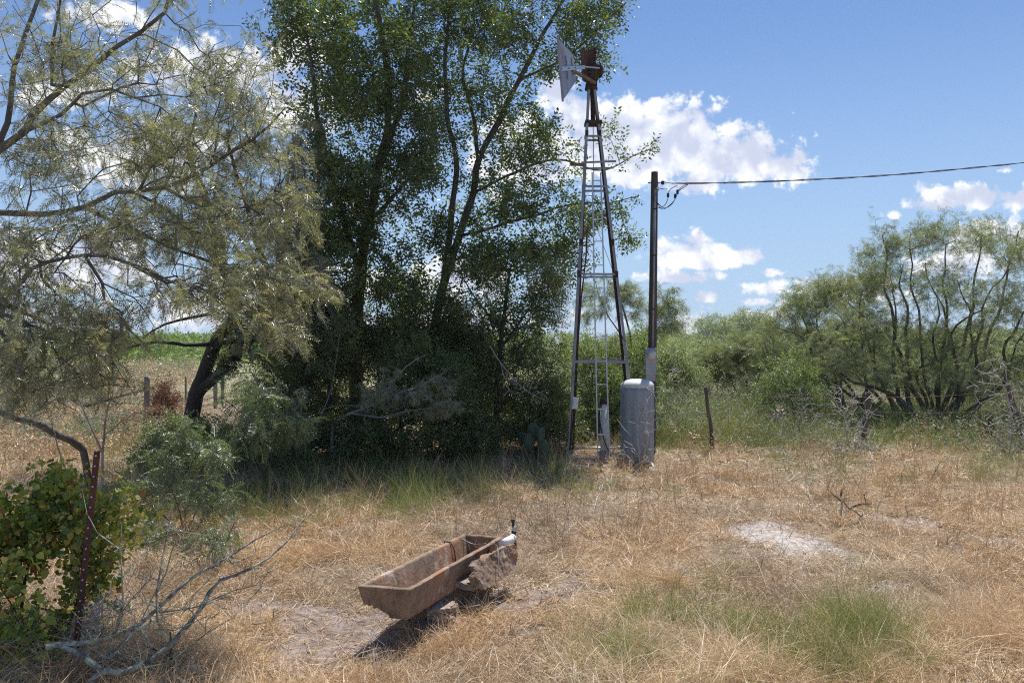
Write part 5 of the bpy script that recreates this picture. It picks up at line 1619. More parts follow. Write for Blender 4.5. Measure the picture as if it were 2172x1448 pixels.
# bright bush behind the windmill and the wispy mesquite over it
make_tree('leafy_bush', 'bright green broadleaf bush seen through the windmill legs', 'bush', gz(1290, 14.8),
    [(TR_((1290, None, 14.8), (1270, 860, 14.8), (1285, 780, 14.8)), .04, .015), (TR_((1280, 900, 14.8), (1340, 820, 14.9), (1370, 740, 15.0)), .03, .01)],
    [(1240, 860, 70, 80, 14.6, .8, .8), (1300, 820, 70, 100, 14.8, .9, 1), (1260, 750, 70, 60, 14.8, .8, .7), (1350, 740, 60, 70, 14.9, .8, .6), (1370, 830, 60, 80, 14.9, .8, .7), (1280, 920, 80, 50, 14.5, .6, .6)],
    550, 5200, T_ELM, M['leaf_bright'], M['bark_dark'], None, gap=.40, seed=14, tip=.003, wild=1.0, nscale=1.8, lsize=.85)
make_tree('mesquite_tree', 'wispy young mesquite rising between the windmill and the utility pole', 'tree', gz(1330, 17),
    [(TR_((1330, None, 17), (1335, 800, 17), (1330, 700, 17), (1310, 620, 17)), .05, .012), (TR_((1333, 760, 17), (1380, 690, 16.8), (1430, 630, 16.7)), .025, .008), (TR_((1333, 740, 17), (1280, 650, 17), (1260, 590, 17)), .02, .006)],
    [(1420, 650, 50, 50, 16.7, .6, .8), (1300, 610, 70, 40, 17, .7, .6), (1250, 640, 50, 60, 17, .6, .5), (1390, 700, 50, 40, 16.8, .6, .7), (1340, 640, 50, 50, 17, .6, .4)],
    240, 1100, T_MESQ, M['leaf_mesquite'], M['bark'], None, gap=.42, seed=15, tip=.003, droop=.45, nscale=1.8, lsize=1.25)

# big spreading mesquite on the right
def fan(base_px, d0, tips, r0, r1, rng, split=.35):
    """many stems fanning from one foot; tips (px, py, d)"""
    out = []
    for (px, py, d) in tips:
        b = gz(base_px + rng.normal() * 6, d0 + rng.normal() * .1)
        t = P(px, py, d)
        m = b + (t - b) * np.array([.45, .45, .26]) + rng.normal(size=3) * .20
        m2 = b + (t - b) * np.array([.72, .72, .62]) + rng.normal(size=3) * .28
        out.append(([b, m, m2, t], r0 * (.6 + .5 * rng.random()), r1))
    return out


rf = np.random.default_rng(160)
make_tree('mesquite_tree', 'largest mesquite on the right, many dark stems fanning out from one base', 'tree', gz(1945, 16.6),
    fan(1938, 16.6, [(1780, 690, 15.8), (1800, 640, 16.2), (1850, 560, 17.3), (1870, 500, 17.3), (1740, 745, 15.5), (1830, 700, 16.0), (1895, 620, 16.6)], .055, .012, rf)
    + fan(1980, 16.9, [(1930, 500, 17.2), (1960, 560, 17.4), (2010, 510, 16.8), (2040, 600, 16.6), (2080, 500, 16.8), (1990, 620, 16.3), (1915, 560, 17.4)], .065, .012, rf)
    + fan(1960, 16.5, [(2110, 760, 15.6), (2180, 700, 15.6), (2200, 620, 15.8), (2140, 560, 16.2), (2090, 650, 16.0), (2230, 780, 15.4), (2160, 500, 16.4)], .06, .012, rf),
    [(1900, 520, 60, 50, 17.2, .9, .7), (1970, 500, 45, 40, 17.2, .8, .5), (2060, 500, 80, 45, 16.9, 1.0, .8), (2150, 520, 90, 60, 16.4, 1.1, 1), (1860, 590, 70, 50, 17.0, 1.0, .8), (1990, 600, 110, 60, 16.8, 1.3, .8), (2130, 640, 110, 70, 16.0, 1.2, .8), (1800, 680, 60, 45, 16.0, .9, .6), (1900, 700, 110, 50, 16.4, 1.2, .6), (2050, 720, 110, 50, 16.2, 1.0, .5), (2260, 620, 110, 130, 15.9, 1.2, .6), (1760, 740, 60, 40, 15.6, .7, .3), (2180, 760, 80, 50, 15.8, .8, .4), (1835, 540, 30, 25, 17.2, .4, .15), (1850, 780, 90, 50, 15.8, .9, .6), (2080, 800, 120, 50, 15.6, .9, .7), (1960, 760, 110, 50, 16.3, 1.1, .6)],
    2600, 8600, T_MESQ, M['leaf_mesquite'], M['bark'], 'mesquites on the right', gap=.45, seed=16, tip=.0032, droop=.35, nscale=3.2, lsize=1.0, bf=.15, jit=.16, spreadT=.09, wob=.05)
make_tree('mesquite_tree', 'lower rounded mesquite just left of the largest one', 'tree', gz(1795, 18.2),
    fan(1795, 18.2, [(1700, 660, 18.0), (1740, 620, 18.1), (1775, 590, 18.4), (1640, 690, 17.3), (1660, 740, 17.4), (1830, 640, 18.4), (1850, 700, 18.2), (1720, 700, 17.7), (1620, 720, 17.2)], .05, .01, rf),
    [(1775, 610, 60, 40, 18.3, .9, .8), (1710, 640, 60, 45, 17.9, .9, .9), (1740, 720, 90, 55, 17.8, .9, .8), (1830, 670, 60, 60, 18.3, .9, .6), (1660, 690, 50, 45, 17.4, .7, .6), (1800, 760, 80, 40, 18, .8, .4), (1640, 750, 60, 40, 17.4, .7, .4), (1850, 590, 40, 30, 18.3, .5, .2), (1720, 800, 90, 50, 17.6, .8, .5)],
    1500, 5000, T_MESQ, M['leaf_mesquite'], M['bark_mesq'], 'mesquites on the right', gap=.43, seed=17, tip=.0032, droop=.35, nscale=3.2, lsize=1.05, bf=.15, jit=.16, spreadT=.09, wob=.05)

# bushes in the middle distance on the right
MID = 'green bushes in the weedy field to the right'
make_tree('field_bush', 'bright green bush with bare lower stems in front of the rounded mesquite', 'bush', gz(1690, 15.5),
    [(TR_((1690, None, 15.5), (1680, 850, 15.5), (1660, 800, 15.5)), .02, .008), (TR_((1690, None, 15.5), (1705, 840, 15.5), (1715, 780, 15.5)), .02, .008), (TR_((1690, None, 15.5), (1640, 860, 15.3), (1620, 820, 15.2)), .015, .006)],
    [(1690, 800, 70, 50, 15.5, .7, 1), (1640, 830, 50, 40, 15.3, .5, .6), (1730, 850, 50, 40, 15.5, .5, .5)],
    260, 1500, T_SMALL, M['leaf_bright'], M['bark_mesq'], MID, gap=.38, seed=18, tip=.0028, nscale=2.0, lsize=1.3)
make_tree('field_bush', 'upright willowy green bush left of the rounded mesquite', 'bush', gz(1590, 21),
    [(TR_((1590, None, 21), (1585, 800, 21), (1570, 730, 21)), .03, .01), (TR_((1590, None, 21), (1610, 800, 21), (1620, 730, 21)), .03, .01), (TR_((1590, None, 21), (1550, 800, 21), (1530, 740, 21)), .03, .01)],
    [(1560, 750, 70, 40, 21, 1.0, 1), (1620, 740, 50, 50, 21, .9, .8), (1590, 800, 80, 30, 21, .8, .5), (1500, 770, 40, 30, 21, .6, .4)],
    350, 2300, T_MESQ, M['leaf_mesquite'], M['bark_mesq'], MID, gap=.38, seed=19, tip=.004, nscale=1.4, lsize=1.5, droop=.1)
make_tree('field_bush', 'rounded olive bush just right of the utility pole', 'bush', gz(1440, 20),
    [(TR_((1440, None, 20), (1435, 800, 20), (1430, 750, 20)), .03, .012)],
    [(1425, 765, 45, 38, 20, .9, 1), (1465, 795, 40, 30, 20, .8, .6), (1400, 790, 35, 45, 20, .8, .7)],
    280, 1900, T_SMALL, M['leaf_far'], M['bark_mesq'], MID, gap=.42, seed=20, tip=.004, nscale=2.0, lsize=1.7)
make_tree('field_bush', 'low green bush between the olive bush and the willowy one', 'bush', gz(1505, 27),
    [(TR_((1505, None, 27), (1500, 790, 27), (1500, 750, 27)), .04, .015)],
    [(1500, 755, 60, 25, 27, 1.4, 1), (1460, 745, 40, 22, 28, 1.0, .6), (1560, 740, 40, 22, 27, 1.0, .6)],
    250, 1400, T_ELM, M['leaf_far'], M['bark_dark'], MID, gap=.38, seed=21, tip=.005, nscale=1.0, lsize=2.2)
# green undergrowth behind the big mesquite
make_tree('field_bush', 'shaded green bush showing between the stems of the largest mesquite', 'bush', gz(2030, 21),
    [(TR_((2030, None, 21), (2030, 800, 21), (2010, 740, 21)), .04, .015), (TR_((2030, None, 21), (1900, 800, 21), (1880, 760, 21)), .04, .015), (TR_((2030, None, 21), (2150, 800, 21), (2170, 760, 21)), .04, .015)],
    [(1920, 770, 90, 50, 21, 1.2, 1), (2040, 760, 100, 60, 21, 1.2, 1), (2160, 760, 100, 60, 21, 1.2, 1), (2000, 830, 160, 25, 21, 1, .6)],
    600, 2600, T_ELM, M['leaf_far'], M['bark_dark'], MID, gap=.36, seed=22, tip=.005, nscale=1.0, lsize=1.5)

# one more row of bushes farther out, copies
lib = []
for k in range(3):
    b0 = make_tree('field_bush', 'x', 'bush', (0, 0, -0.05), [([(0, 0, -.05), (.1, 0, .8), (0, .1, 1.4)], .05, .02), ([(0, 0, 0), (-.5, .1, .8), (-.8, 0, 1.2)], .04, .015), ([(0, 0, 0), (.5, -.2, .7), (.9, 0, 1.1)], .04, .015)],
                   [(1086 + 0, 0, 0, 0, 1, 0)], 0, 0, T_ELM, M['leaf_far'], M['bark_dark'], 'distant bushes beyond the field')
    lib.append(b0)
for o in lib:
    for ch in list(o.children): bpy.data.objects.remove(ch)
    bpy.data.objects.remove(o)


def make_far_bush(seed, h, wd, mat, nl=1500, tm=None, ls=1.0):
    """free standing bush built around its own origin, h high and wd wide"""
    rng = np.random.default_rng(seed)
    att = norm(rng.normal(size=(260, 3))) * rng.random((260, 1)) ** .4 * np.array([wd / 2, wd / 2, h * .42]) + np.array([0, 0, h * .58])
    att = att[fbm(att * 1.2 / max(h / 3, 1), 2, seed) > .4]
    sk = skeleton([([(0, 0, -.1), (.05 * wd, 0, h * .3), (0, .05 * wd, h * .6)], .02 * h, .01 * h)], att, .25, .4, .1, .008, 2.3, .05, rng)
    V, Q = tubes(sk)
    T, E = leaf_sites(sk, nl, rng, .03)
    T = T + rng.normal(size=T.shape) * .06 * h / 3
    D = E * .5 + norm(rng.normal(size=T.shape)) * .8
    S = ls * (0.7 + 0.6 * rng.random(len(T)))
    V2, Q2, A2, C2 = instances(tm or T_ELM, T, D, norm(rng.normal(size=T.shape)) + np.array([0, 0, 1]), S, rng)
    return (V, Q), (V2, Q2, A2, C2)


def far_row(kind, name, catg, group, seeds, mat, bark, spots, h, wd, nl, ls, tm=None, labels=None):
    protos = []
    for s in seeds:
        tr, cr = make_far_bush(s, h, wd, mat, nl, tm, ls)
        protos.append((tr, cr))
    first = {}
    for i, (px, d, sc) in enumerate(spots):
        k = i % len(protos)
        x = (px - 1086) / F * d
        loc = (x, d, float(ground_h(x, d)) - .05)
        lab = labels[i] if isinstance(labels, list) else labels
        if k not in first:
            root = empty(name, loc, lab, catg, group)
            tr, cr = protos[k]
            mesh_quads('trunk', tr[0], tr[1], bark, root, None, smooth=True)
            mesh_quads('crown', cr[0], cr[1], mat, root, None, {'rnd': cr[2], 'clump': cr[3]})
            root.scale = (sc, sc, sc); root.rotation_euler = (0, 0, i * 1.7)
            first[k] = root
        else:
            copy_tree(first[k], loc, i * 1.7, sc, lab)


rs = random.Random(8)
# scattered bushes from 30 to 90 m on the right
spots = [(1395, 50, .9), (1445, 54, 1.0), (1500, 50, 1.0), (1555, 46, 1.0), (1620, 38, 1.0), (1470, 60, 1.25), (1540, 66, 1.3), (1590, 58, 1.2), (1650, 45, 1.1), (1700, 34, 1.1), (1760, 38, 1.1), (1840, 34, 1.15), (1900, 36, 1.2), (1980, 32, 1.1), (2060, 36, 1.2), (2140, 32, 1.2), (2220, 30, 1.2), (1420, 80, 1.6), (1640, 80, 1.7), (1340, 40, 1.0), (1290, 50, 1.2), (1240, 46, 1.1), (1180, 50, 1.2), (1120, 44, 1.1)]
far_row('b', 'field_bush', 'bush', 'bushes scattered over the field behind the right fence', (31, 32, 33), M['leaf_far'], M['bark_dark'], spots, 2.1, 2.9, 950, 1.6, None,
        'leafy green bush in the belt of bushes across the field behind the right fence')
# woodland on the skyline to the right, from 150 m
spots = []
for i in range(26):
    px = 1330 + i * 38 + rs.uniform(-10, 10)
    spots.append((px, 150 + rs.uniform(-25, 30), rs.uniform(.75, 1.0) * (1.15 if 1480 < px < 1660 else .8)))
far_row('t', 'distant_tree', 'tree', 'trees on the right skyline', (41, 42, 43), M['leaf_far'], M['bark_dark'], spots, 7.2, 7.5, 1500, 5.0, None,
        'distant round dark tree in the line on the right skyline')
# trees along the left skyline
spots = []
for i in range(40):
    px = -120 + i * 34 + rs.uniform(-12, 12)
    spots.append((px, 420 + rs.uniform(-60, 60), rs.uniform(.5, .85)))
far_row('t', 'distant_tree', 'tree', 'trees on the left skyline', (44, 45), M['leaf_far'], M['bark_dark'], spots, 8.0, 11.0, 900, 7.0, None,
        'tiny far off tree in the thin dark line on the left horizon')


def build_field_brush():
    """green brush band across the far side of the left field: one mass"""
    rng = np.random.default_rng(9)
    n = 9000
    y = 62 + 70 * rng.random(n) ** 1.5
    x = (rng.random(n) * 1500 - 350 - 1086) / F * y
    top = 1.75 + .9 * fbm(np.stack([x, y], -1) * .12, 3, 131) + (y - 62) * .012
    z = top * rng.random(n) ** .6
    T = np.stack([x, y, z + ground_h(x, y)], -1)
    D = norm(rng.normal(size=T.shape)) + np.array([0, 0, .4])
    V, Q, A, C = instances(T_FAR, T, D, norm(rng.normal(size=T.shape)) + np.array([0, -.3, .8]), .6 + .5 * rng.random(n), rng)
    tag(mesh_quads('field_brush', V, Q, M['leaf_field'], attrs={'rnd': A, 'clump': C}), 'band of bright green brush across the far side of the left field', 'brush', kind='stuff')


build_field_brush()


def build_weeds():
    """fuzzy weeds that stand beyond the mown patch"""
    rng = np.random.default_rng(19)
    n = 34000
    x, y = sample_ground(n, 11.2, 60, rng, 40)
    px, py = to_px(x, y)
    g = fbm(np.stack([x, y], -1) * .35, 3, 141)
    right = (px > 1380) & (rng.random(n) < (y - 11.2) / 4.5)
    left = (px < 420) & (rng.random(n) < (y - 10.5) / 4.0)
    mid = (px > 1180) & (px < 1400) & (y > 14.5)
    keep = (right | left | mid) & (rng.random(n) < (g - .22) * 2.6)
    x, y, px = x[keep], y[keep], px[keep]
    gz_ = ground_h(x, y)
    h = (.12 + .38 * rng.random(len(x)) ** 1.3) * (0.7 + .6 * g[keep])
    h = np.where((px > 1380) & (px < 1650), h * np.where(y > 17, 2.0, 1.45), h)
    T, D, cl = [], [], []
    for k in range(3):
        t = (k + .6) / 3
        T.append(np.stack([x + rng.normal(size=len(x)) * .07, y + rng.normal(size=len(x)) * .07, gz_ + h * t], -1))
    T = np.concatenate(T); m = len(T)
    D = norm(rng.normal(size=(m, 3))) * .7 + np.array([0, 0, .8])
    s = np.maximum(1, T[:, 1] / 16) * (.8 + .7 * rng.random(m))
    sage = fbm(T * .5, 2, 143) > np.where(T[:, 0] > 0, .36, .52)
    for nm, sel, mt, lab in (('sage_weeds', sage, 'leaf_sage', 'pale grey green weeds standing beyond the fence line'), ('brown_weeds', ~sage & (rng.random(m) < np.where(T[:, 0] > 1.5, .18, .6)), 'straw', 'tall brown dried weeds standing beyond the fence line')):
        V, Q, A, C = instances(T_SMALL, T[sel], D[sel], norm(rng.normal(size=(sel.sum(), 3))) + np.array([0, 0, .6]), s[sel] * 1.25, rng)
        tag(mesh_quads(nm, V, Q, M[mt], attrs={'rnd': A * .7, 'clump': C}), lab, 'weeds', kind='stuff')


build_weeds()

# dry brown bush by the left corner post
make_tree('dead_bush', 'rust brown dead bush beside the grey corner post', 'bush', gz(350, 16.0),
    [(TR_((350, None, 16), (345, 850, 16), (350, 810, 16)), .02, .008)],
    [(350, 850, 38, 48, 16, .4, 1), (330, 890, 60, 30, 15.5, .5, .7), (280, 900, 70, 25, 14.8, .6, .6)],
    240, 2400, T_SMALL, M['leaf_brown'], M['bark_dark'], None, gap=.36, seed=51, tip=.003, nscale=2.4, lsize=1.0)
# dark evergreen clump at the foot of the leaning mesquite
make_tree('leafy_bush', 'low dark green vine mound at the foot of the leaning mesquite', 'bush', gz(360, 11.2),
    [(TR_((360, None, 11.2), (365, 930, 11.2), (370, 900, 11.2)), .02, .008)],
    [(370, 920, 75, 32, 11.2, .5, 1), (330, 940, 50, 25, 11.0, .4, .5)],
    240, 1700, T_SMALL, M['leaf_thicket'], M['bark_dark'], None, gap=.42, seed=52, tip=.003, nscale=3.0, lsize=1.1, bias=.1)
make_tree('vine_cluster', 'dark ivy wrapped round the fork of the leaning mesquite', 'vine', P(500, 735, 11.9),
    [([P(500, 735, 11.9), P(520, 700, 11.85), P(540, 660, 11.8)], .01, .006)],
    [(500, 690, 50, 45, 11.85, .25, 1), (545, 670, 40, 40, 11.8, .25, .6), (480, 770, 30, 20, 11.9, .15, .3)],
    160, 1300, T_SMALL, M['leaf_thicket'], M['bark_dark'], None, gap=.38, seed=53, tip=.002, nscale=2.4, lsize=1.2)


# ------------------------------------------------------------------ dead brush
def dead_brush(name, label, catg, base, trunks, spec, natt, seed, mat='dead_twig', tip=.0022, group=None, jit=.2, gap=.3, ns=2.5):
    return make_tree(name, label, catg, base, trunks, spec, natt, 0, T_SMALL, M['leaf_brown'], M[mat], group, gap=gap, seed=seed, tip=tip, nscale=ns, jit=jit, seg=.12, bf=.2, expo=2.6, floor=.02)


DB = 'bare dead shrubs'
dead_brush('dead_shrub', 'bare pale twiggy shrub in front of the pressure tank', 'shrub', gz(1358, 11.0),
    [(TR_((1358, None, 11.0), (1355, 960, 11.0), (1352, 900, 11.0), (1370, 850, 10.9)), .012, .004), (TR_((1358, None, 11), (1375, 920, 10.9), (1392, 850, 10.8), (1420, 800, 10.7)), .011, .003), (TR_((1356, 940, 11), (1325, 910, 11), (1310, 890, 11)), .006, .003)],
    [(1370, 880, 50, 60, 11, .3, 1), (1430, 790, 40, 30, 10.7, .2, .4), (1350, 960, 50, 35, 11, .3, 1), (1410, 830, 40, 40, 10.8, .3, .4)], 150, 61, group=DB, tip=.0034)
dead_brush('dead_shrub', 'tangled white bare shrub leaning in front of the thick fence post', 'shrub', gz(1808, 12.4),
    [(TR_((1808, None, 12.4), (1800, 930, 12.3), (1790, 880, 12.3), (1810, 830, 12.3)), .015, .005), (TR_((1808, None, 12.4), (1830, 910, 12.3), (1850, 850, 12.2)), .014, .004), (TR_((1808, None, 12.4), (1780, 950, 12.2), (1770, 900, 12.1)), .012, .004)],
    [(1810, 880, 70, 70, 12.3, .5, 1), (1810, 950, 70, 35, 12.2, .4, 1), (1770, 840, 50, 40, 12.4, .4, .4)], 330, 62, group=DB, tip=.0042)
dead_brush('dead_shrub', 'bare grey shrub with long thin stems at the right edge', 'shrub', gz(2140, 12.2),
    [(TR_((2140, None, 12.2), (2110, 920, 12.1), (2070, 880, 12.0)), .014, .004), (TR_((2140, None, 12.2), (2150, 880, 12.2), (2120, 800, 12.2), (2090, 740, 12.2)), .016, .005), (TR_((2140, None, 12.2), (2180, 900, 12.1), (2190, 800, 12)), .014, .004)],
    [(2110, 800, 60, 80, 12.2, .5, 1), (2150, 900, 80, 60, 12.1, .5, 1), (2190, 800, 50, 80, 12, .4, .7)], 330, 63, group=DB, tip=.004)
dead_brush('dead_shrub', 'thin bare grey shrub between the crooked post and the tangled white one', 'shrub', gz(1700, 13.6),
    [(TR_((1700, None, 13.6), (1695, 900, 13.6), (1705, 850, 13.6)), .014, .005), (TR_((1700, None, 13.6), (1670, 900, 13.5), (1650, 860, 13.4)), .012, .004)],
    [(1700, 860, 60, 50, 13.6, .5, 1), (1650, 880, 40, 30, 13.4, .4, .5), (1740, 890, 40, 40, 13.5, .4, .5)], 240, 64, 'bark_grey', group=DB, tip=.0038)
dead_brush('dead_branch', 'bare drooping white branch hanging from the thin dark tree beside the windmill', 'branch', P(1040, 735, 11.6),
    [(TR_((1040, 735, 11.8), (1060, 770, 11.5), (1090, 810, 11.3), (1130, 840, 11.2), (1175, 855, 11.1)), .012, .003), (TR_((1060, 770, 11.5), (1075, 820, 11.3), (1100, 850, 11.2)), .006, .002)],
    [(1110, 820, 50, 30, 11.2, .15, 1), (1150, 850, 30, 18, 11.1, .1, .4)], 90, 65, tip=.003)
# twiggy dark tangle at the left under the acacia
dead_brush('dead_shrub', 'grey thorny bare shrub behind the steel post, under the acacia boughs', 'shrub', gz(215, 8.6),
    [(TR_((215, None, 8.6), (218, 900, 8.6), (235, 840, 8.5), (240, 780, 8.5)), .018, .005), (TR_((216, 960, 8.6), (180, 880, 8.5), (150, 820, 8.4)), .014, .004), (TR_((218, 930, 8.6), (270, 880, 8.5), (300, 850, 8.4)), .01, .003), (TR_((160, None, 8.7), (110, 900, 8.6), (60, 840, 8.5)), .014, .004)],
    [(200, 840, 110, 70, 8.5, .6, 1), (110, 820, 90, 70, 8.5, .6, .8), (260, 800, 60, 60, 8.5, .4, .5), (60, 900, 80, 50, 8.4, .5, .5)], 320, 66, 'bark_grey', group=DB)
dead_brush('thicket_twigs', 'web of bare grey twigs hanging in the shade of the thicket', 'branch', P(700, 820, 11.2),
    [(TR_((640, 1000, 11.0), (625, 900, 10.9), (640, 840, 10.8)), .015, .004), (TR_((640, 980, 11.0), (700, 820, 10.9), (720, 700, 10.9)), .012, .004)],
    [(700, 680, 80, 50, 10.9, .4, 1), (640, 860, 50, 60, 10.9, .3, .8), (860, 860, 90, 40, 10.6, .3, .6)], 150, 67, 'bark_grey')

# lichened dead limb in the foreground
def limb(pts, r0, r1): return (TR_(*pts), r0 * .82, r1 * .8)
dl = [limb(((100, 1372, 3.75), (125, 1365, 3.75), (189, 1360, 3.75), (242, 1343, 3.8), (295, 1320, 3.85), (333, 1286, 3.9), (378, 1244, 3.95), (424, 1210, 4.0), (480, 1180, 4.1), (537, 1146, 4.2), (590, 1119, 4.3), (615, 1111, 4.35)), .019, .003),
      limb(((132, 1365, 3.75), (174, 1388, 3.72), (219, 1420, 3.7), (265, 1422, 3.72), (322, 1396, 3.78), (363, 1365, 3.85), (401, 1320, 3.9), (428, 1282, 3.95), (439, 1256, 4.0), (462, 1229, 4.05), (496, 1218, 4.1), (530, 1205, 4.15), (568, 1184, 4.2), (605, 1150, 4.25), (639, 1104, 4.35), (662, 1085, 4.4), (681, 1059, 4.45)), .022, .0035),
      limb(((219, 1420, 3.7), (200, 1436, 3.68), (180, 1475, 3.66)), .018, .016),
      limb(((348, 1380, 3.8), (333, 1316, 3.75), (329, 1259, 3.75), (337, 1203, 3.75), (348, 1146, 3.8), (363, 1085, 3.85)), .010, .0035),
      limb(((337, 1245, 3.75), (352, 1210, 3.7), (363, 1165, 3.7), (371, 1145, 3.7)), .006, .003),
      limb(((246, 1343, 3.8), (261, 1278, 3.7), (257, 1222, 3.7), (252, 1165, 3.7), (253, 1108, 3.7)), .009, .003),
      limb(((235, 1160, 3.7), (205, 1130, 3.66), (182, 1090, 3.6), (171, 1040, 3.6)), .004, .002),
      limb(((265, 1422, 3.72), (360, 1403, 3.9), (435, 1346, 4.05), (492, 1312, 4.15), (549, 1248, 4.3), (568, 1206, 4.35)), .006, .002),
      limb(((428, 1282, 3.95), (492, 1252, 4.1), (540, 1242, 4.15), (568, 1215, 4.2)), .006, .002),
      limb(((340, 1298, 3.85), (397, 1290, 3.95), (435, 1282, 4.0), (507, 1256, 4.1)), .007, .003),
      limb(((242, 1343, 3.8), (300, 1330, 3.75), (370, 1335, 3.8), (395, 1322, 3.9)), .010, .004),
      limb(((300, 1318, 3.85), (340, 1230, 4.0), (390, 1180, 4.1)), .006, .002),
      limb(((295, 1320, 3.85), (320, 1365, 3.7), (360, 1395, 3.7)), .008, .003)]
make_tree('fallen_limb', 'long dead lichen covered limb sprawling over the grass in the left foreground', 'branch', P(219, 1425, 3.7), dl,
    [(470, 1190, 110, 60, 4.1, .25, 1), (400, 1290, 120, 50, 3.95, .25, .9), (300, 1250, 90, 80, 3.8, .2, .7), (210, 1330, 80, 50, 3.7, .2, .8), (560, 1210, 50, 50, 4.3, .1, .3), (620, 1110, 40, 40, 4.35, .1, .2)],
    320, 0, T_SMALL, M['leaf_brown'], M['lichen_bark'], None, gap=.2, seed=71, tip=.0017, expo=2.3, bf=.25, seg=.05, jit=.2, floor=.05, wob=.008, minr=0)
dead_brush('dead_shrub', 'dense tangle of thin dead stems at the foot of the vine', 'shrub', gz(120, 4.3),
    [(TR_((120, None, 4.3), (150, 1340, 4.2), (220, 1290, 4.1)), .008, .003), (TR_((80, None, 4.3), (60, 1350, 4.2), (20, 1300, 4.1)), .008, .003), (TR_((180, None, 4.2), (240, 1380, 4.1), (290, 1330, 4.05)), .006, .003)],
    [(120, 1370, 150, 60, 4.15, .3, 1), (220, 1290, 80, 50, 4.1, .3, .7), (240, 1400, 90, 40, 4.0, .2, .6)], 420, 72, 'dead_twig', tip=.0019, group=DB)

# vine with heart shaped leaves round the steel post
def build_vine():
    rng = np.random.default_rng(77)
    spec = [(40, 1130, 120, 120, 4.6, .4, 1.1), (150, 1080, 80, 60, 4.7, .35, .5), (40, 1300, 110, 110, 4.2, .35, 1.0), (170, 1200, 80, 80, 4.5, .3, .6), (110, 1010, 60, 30, 4.8, .3, .25), (240, 1060, 35, 60, 4.9, .25, .25), (-120, 1200, 140, 200, 4.4, .4, 1.0), (120, 1280, 60, 60, 4.3, .3, .4), (215, 1180, 60, 120, 4.5, .3, .35), (275, 1090, 50, 50, 4.9, .3, .12), (80, 985, 60, 30, 4.8, .3, .15)]
    base = gz(40, 4.5)
    att = blobs(spec, 900, rng, .50, 3.0, 78, .05)
    trunks = [(TR_((40, None, 4.5), (50, 1250, 4.5), (80, 1100, 4.6), (110, 1010, 4.8)), .012, .004), (TR_((0, None, 4.4), (-60, 1200, 4.4), (-80, 1080, 4.5)), .01, .004), (TR_((120, None, 4.4), (170, 1250, 4.4), (200, 1130, 4.6), (240, 1050, 4.9)), .009, .003)]
    sk = skeleton(trunks, att, .25, .12, .15, .0013, 2.3, .05, rng)
    root = empty('vine', base, 'thick heart leaved vine with green, yellow and red leaves around the steel post', 'vine')
    V, Q = tubes(sk)
    mesh_quads('stem', V, Q, M['bark_dark'], root, base, smooth=True)
    T, E = leaf_sites(sk, 7500, rng, .006, False)
    T = T + np.clip(rng.normal(size=T.shape), -1.8, 1.8) * .055
    T[:, 2] = np.maximum(T[:, 2], .02)
    D = norm(rng.normal(size=T.shape)) * .7 + np.array([.0, -.25, -.35])
    U = norm(rng.normal(size=T.shape)) * .95 + np.array([.1, -.3, 1.0])
    V, Q, A, C = instances(T_HEART, T, D, U, .016 + .030 * rng.random(len(T)) ** 1.3, rng)
    mesh_quads('foliage', V, Q, M['leaf_vine'], root, base, {'rnd': A, 'clump': C})


build_vine()

# pieces of dead wood lying about
def stick(label, pts, r, mat='dead_twig', side=0, seed=0):
    rng = np.random.default_rng(seed + 200)
    sp = []
    for (px, py, h) in pts:
        g = G(px, py); g[2] += h; sp.append(g)
    s = spline(sp, .02)
    s = s + (np.stack([fbm(s * 9 + 5 * k, 2, seed) - .5 for k in range(3)], -1)) * .03
    n = len(s)
    o = MB()
    o.tube(list(s), [r * (1 - .6 * i / n) * (0.85 + .3 * rng.random()) for i in range(n)], 8)
    for k in range(side):
        i = int(n * (.25 + .6 * rng.random()))
        d = norm(np.array([rng.normal(), rng.normal(), .5 + rng.random()]))
        L = .06 + .12 * rng.random()
        o.tube([s[i], s[i] + d * L * .5 + rng.normal(size=3) * .01, s[i] + d * L], [r * .6, r * .45, r * .2], 6)
    tag(o.build('fallen_stick', M[mat], None, origin=tuple(float(v) for v in sp[0])), label, 'stick', 'sticks lying on the ground')


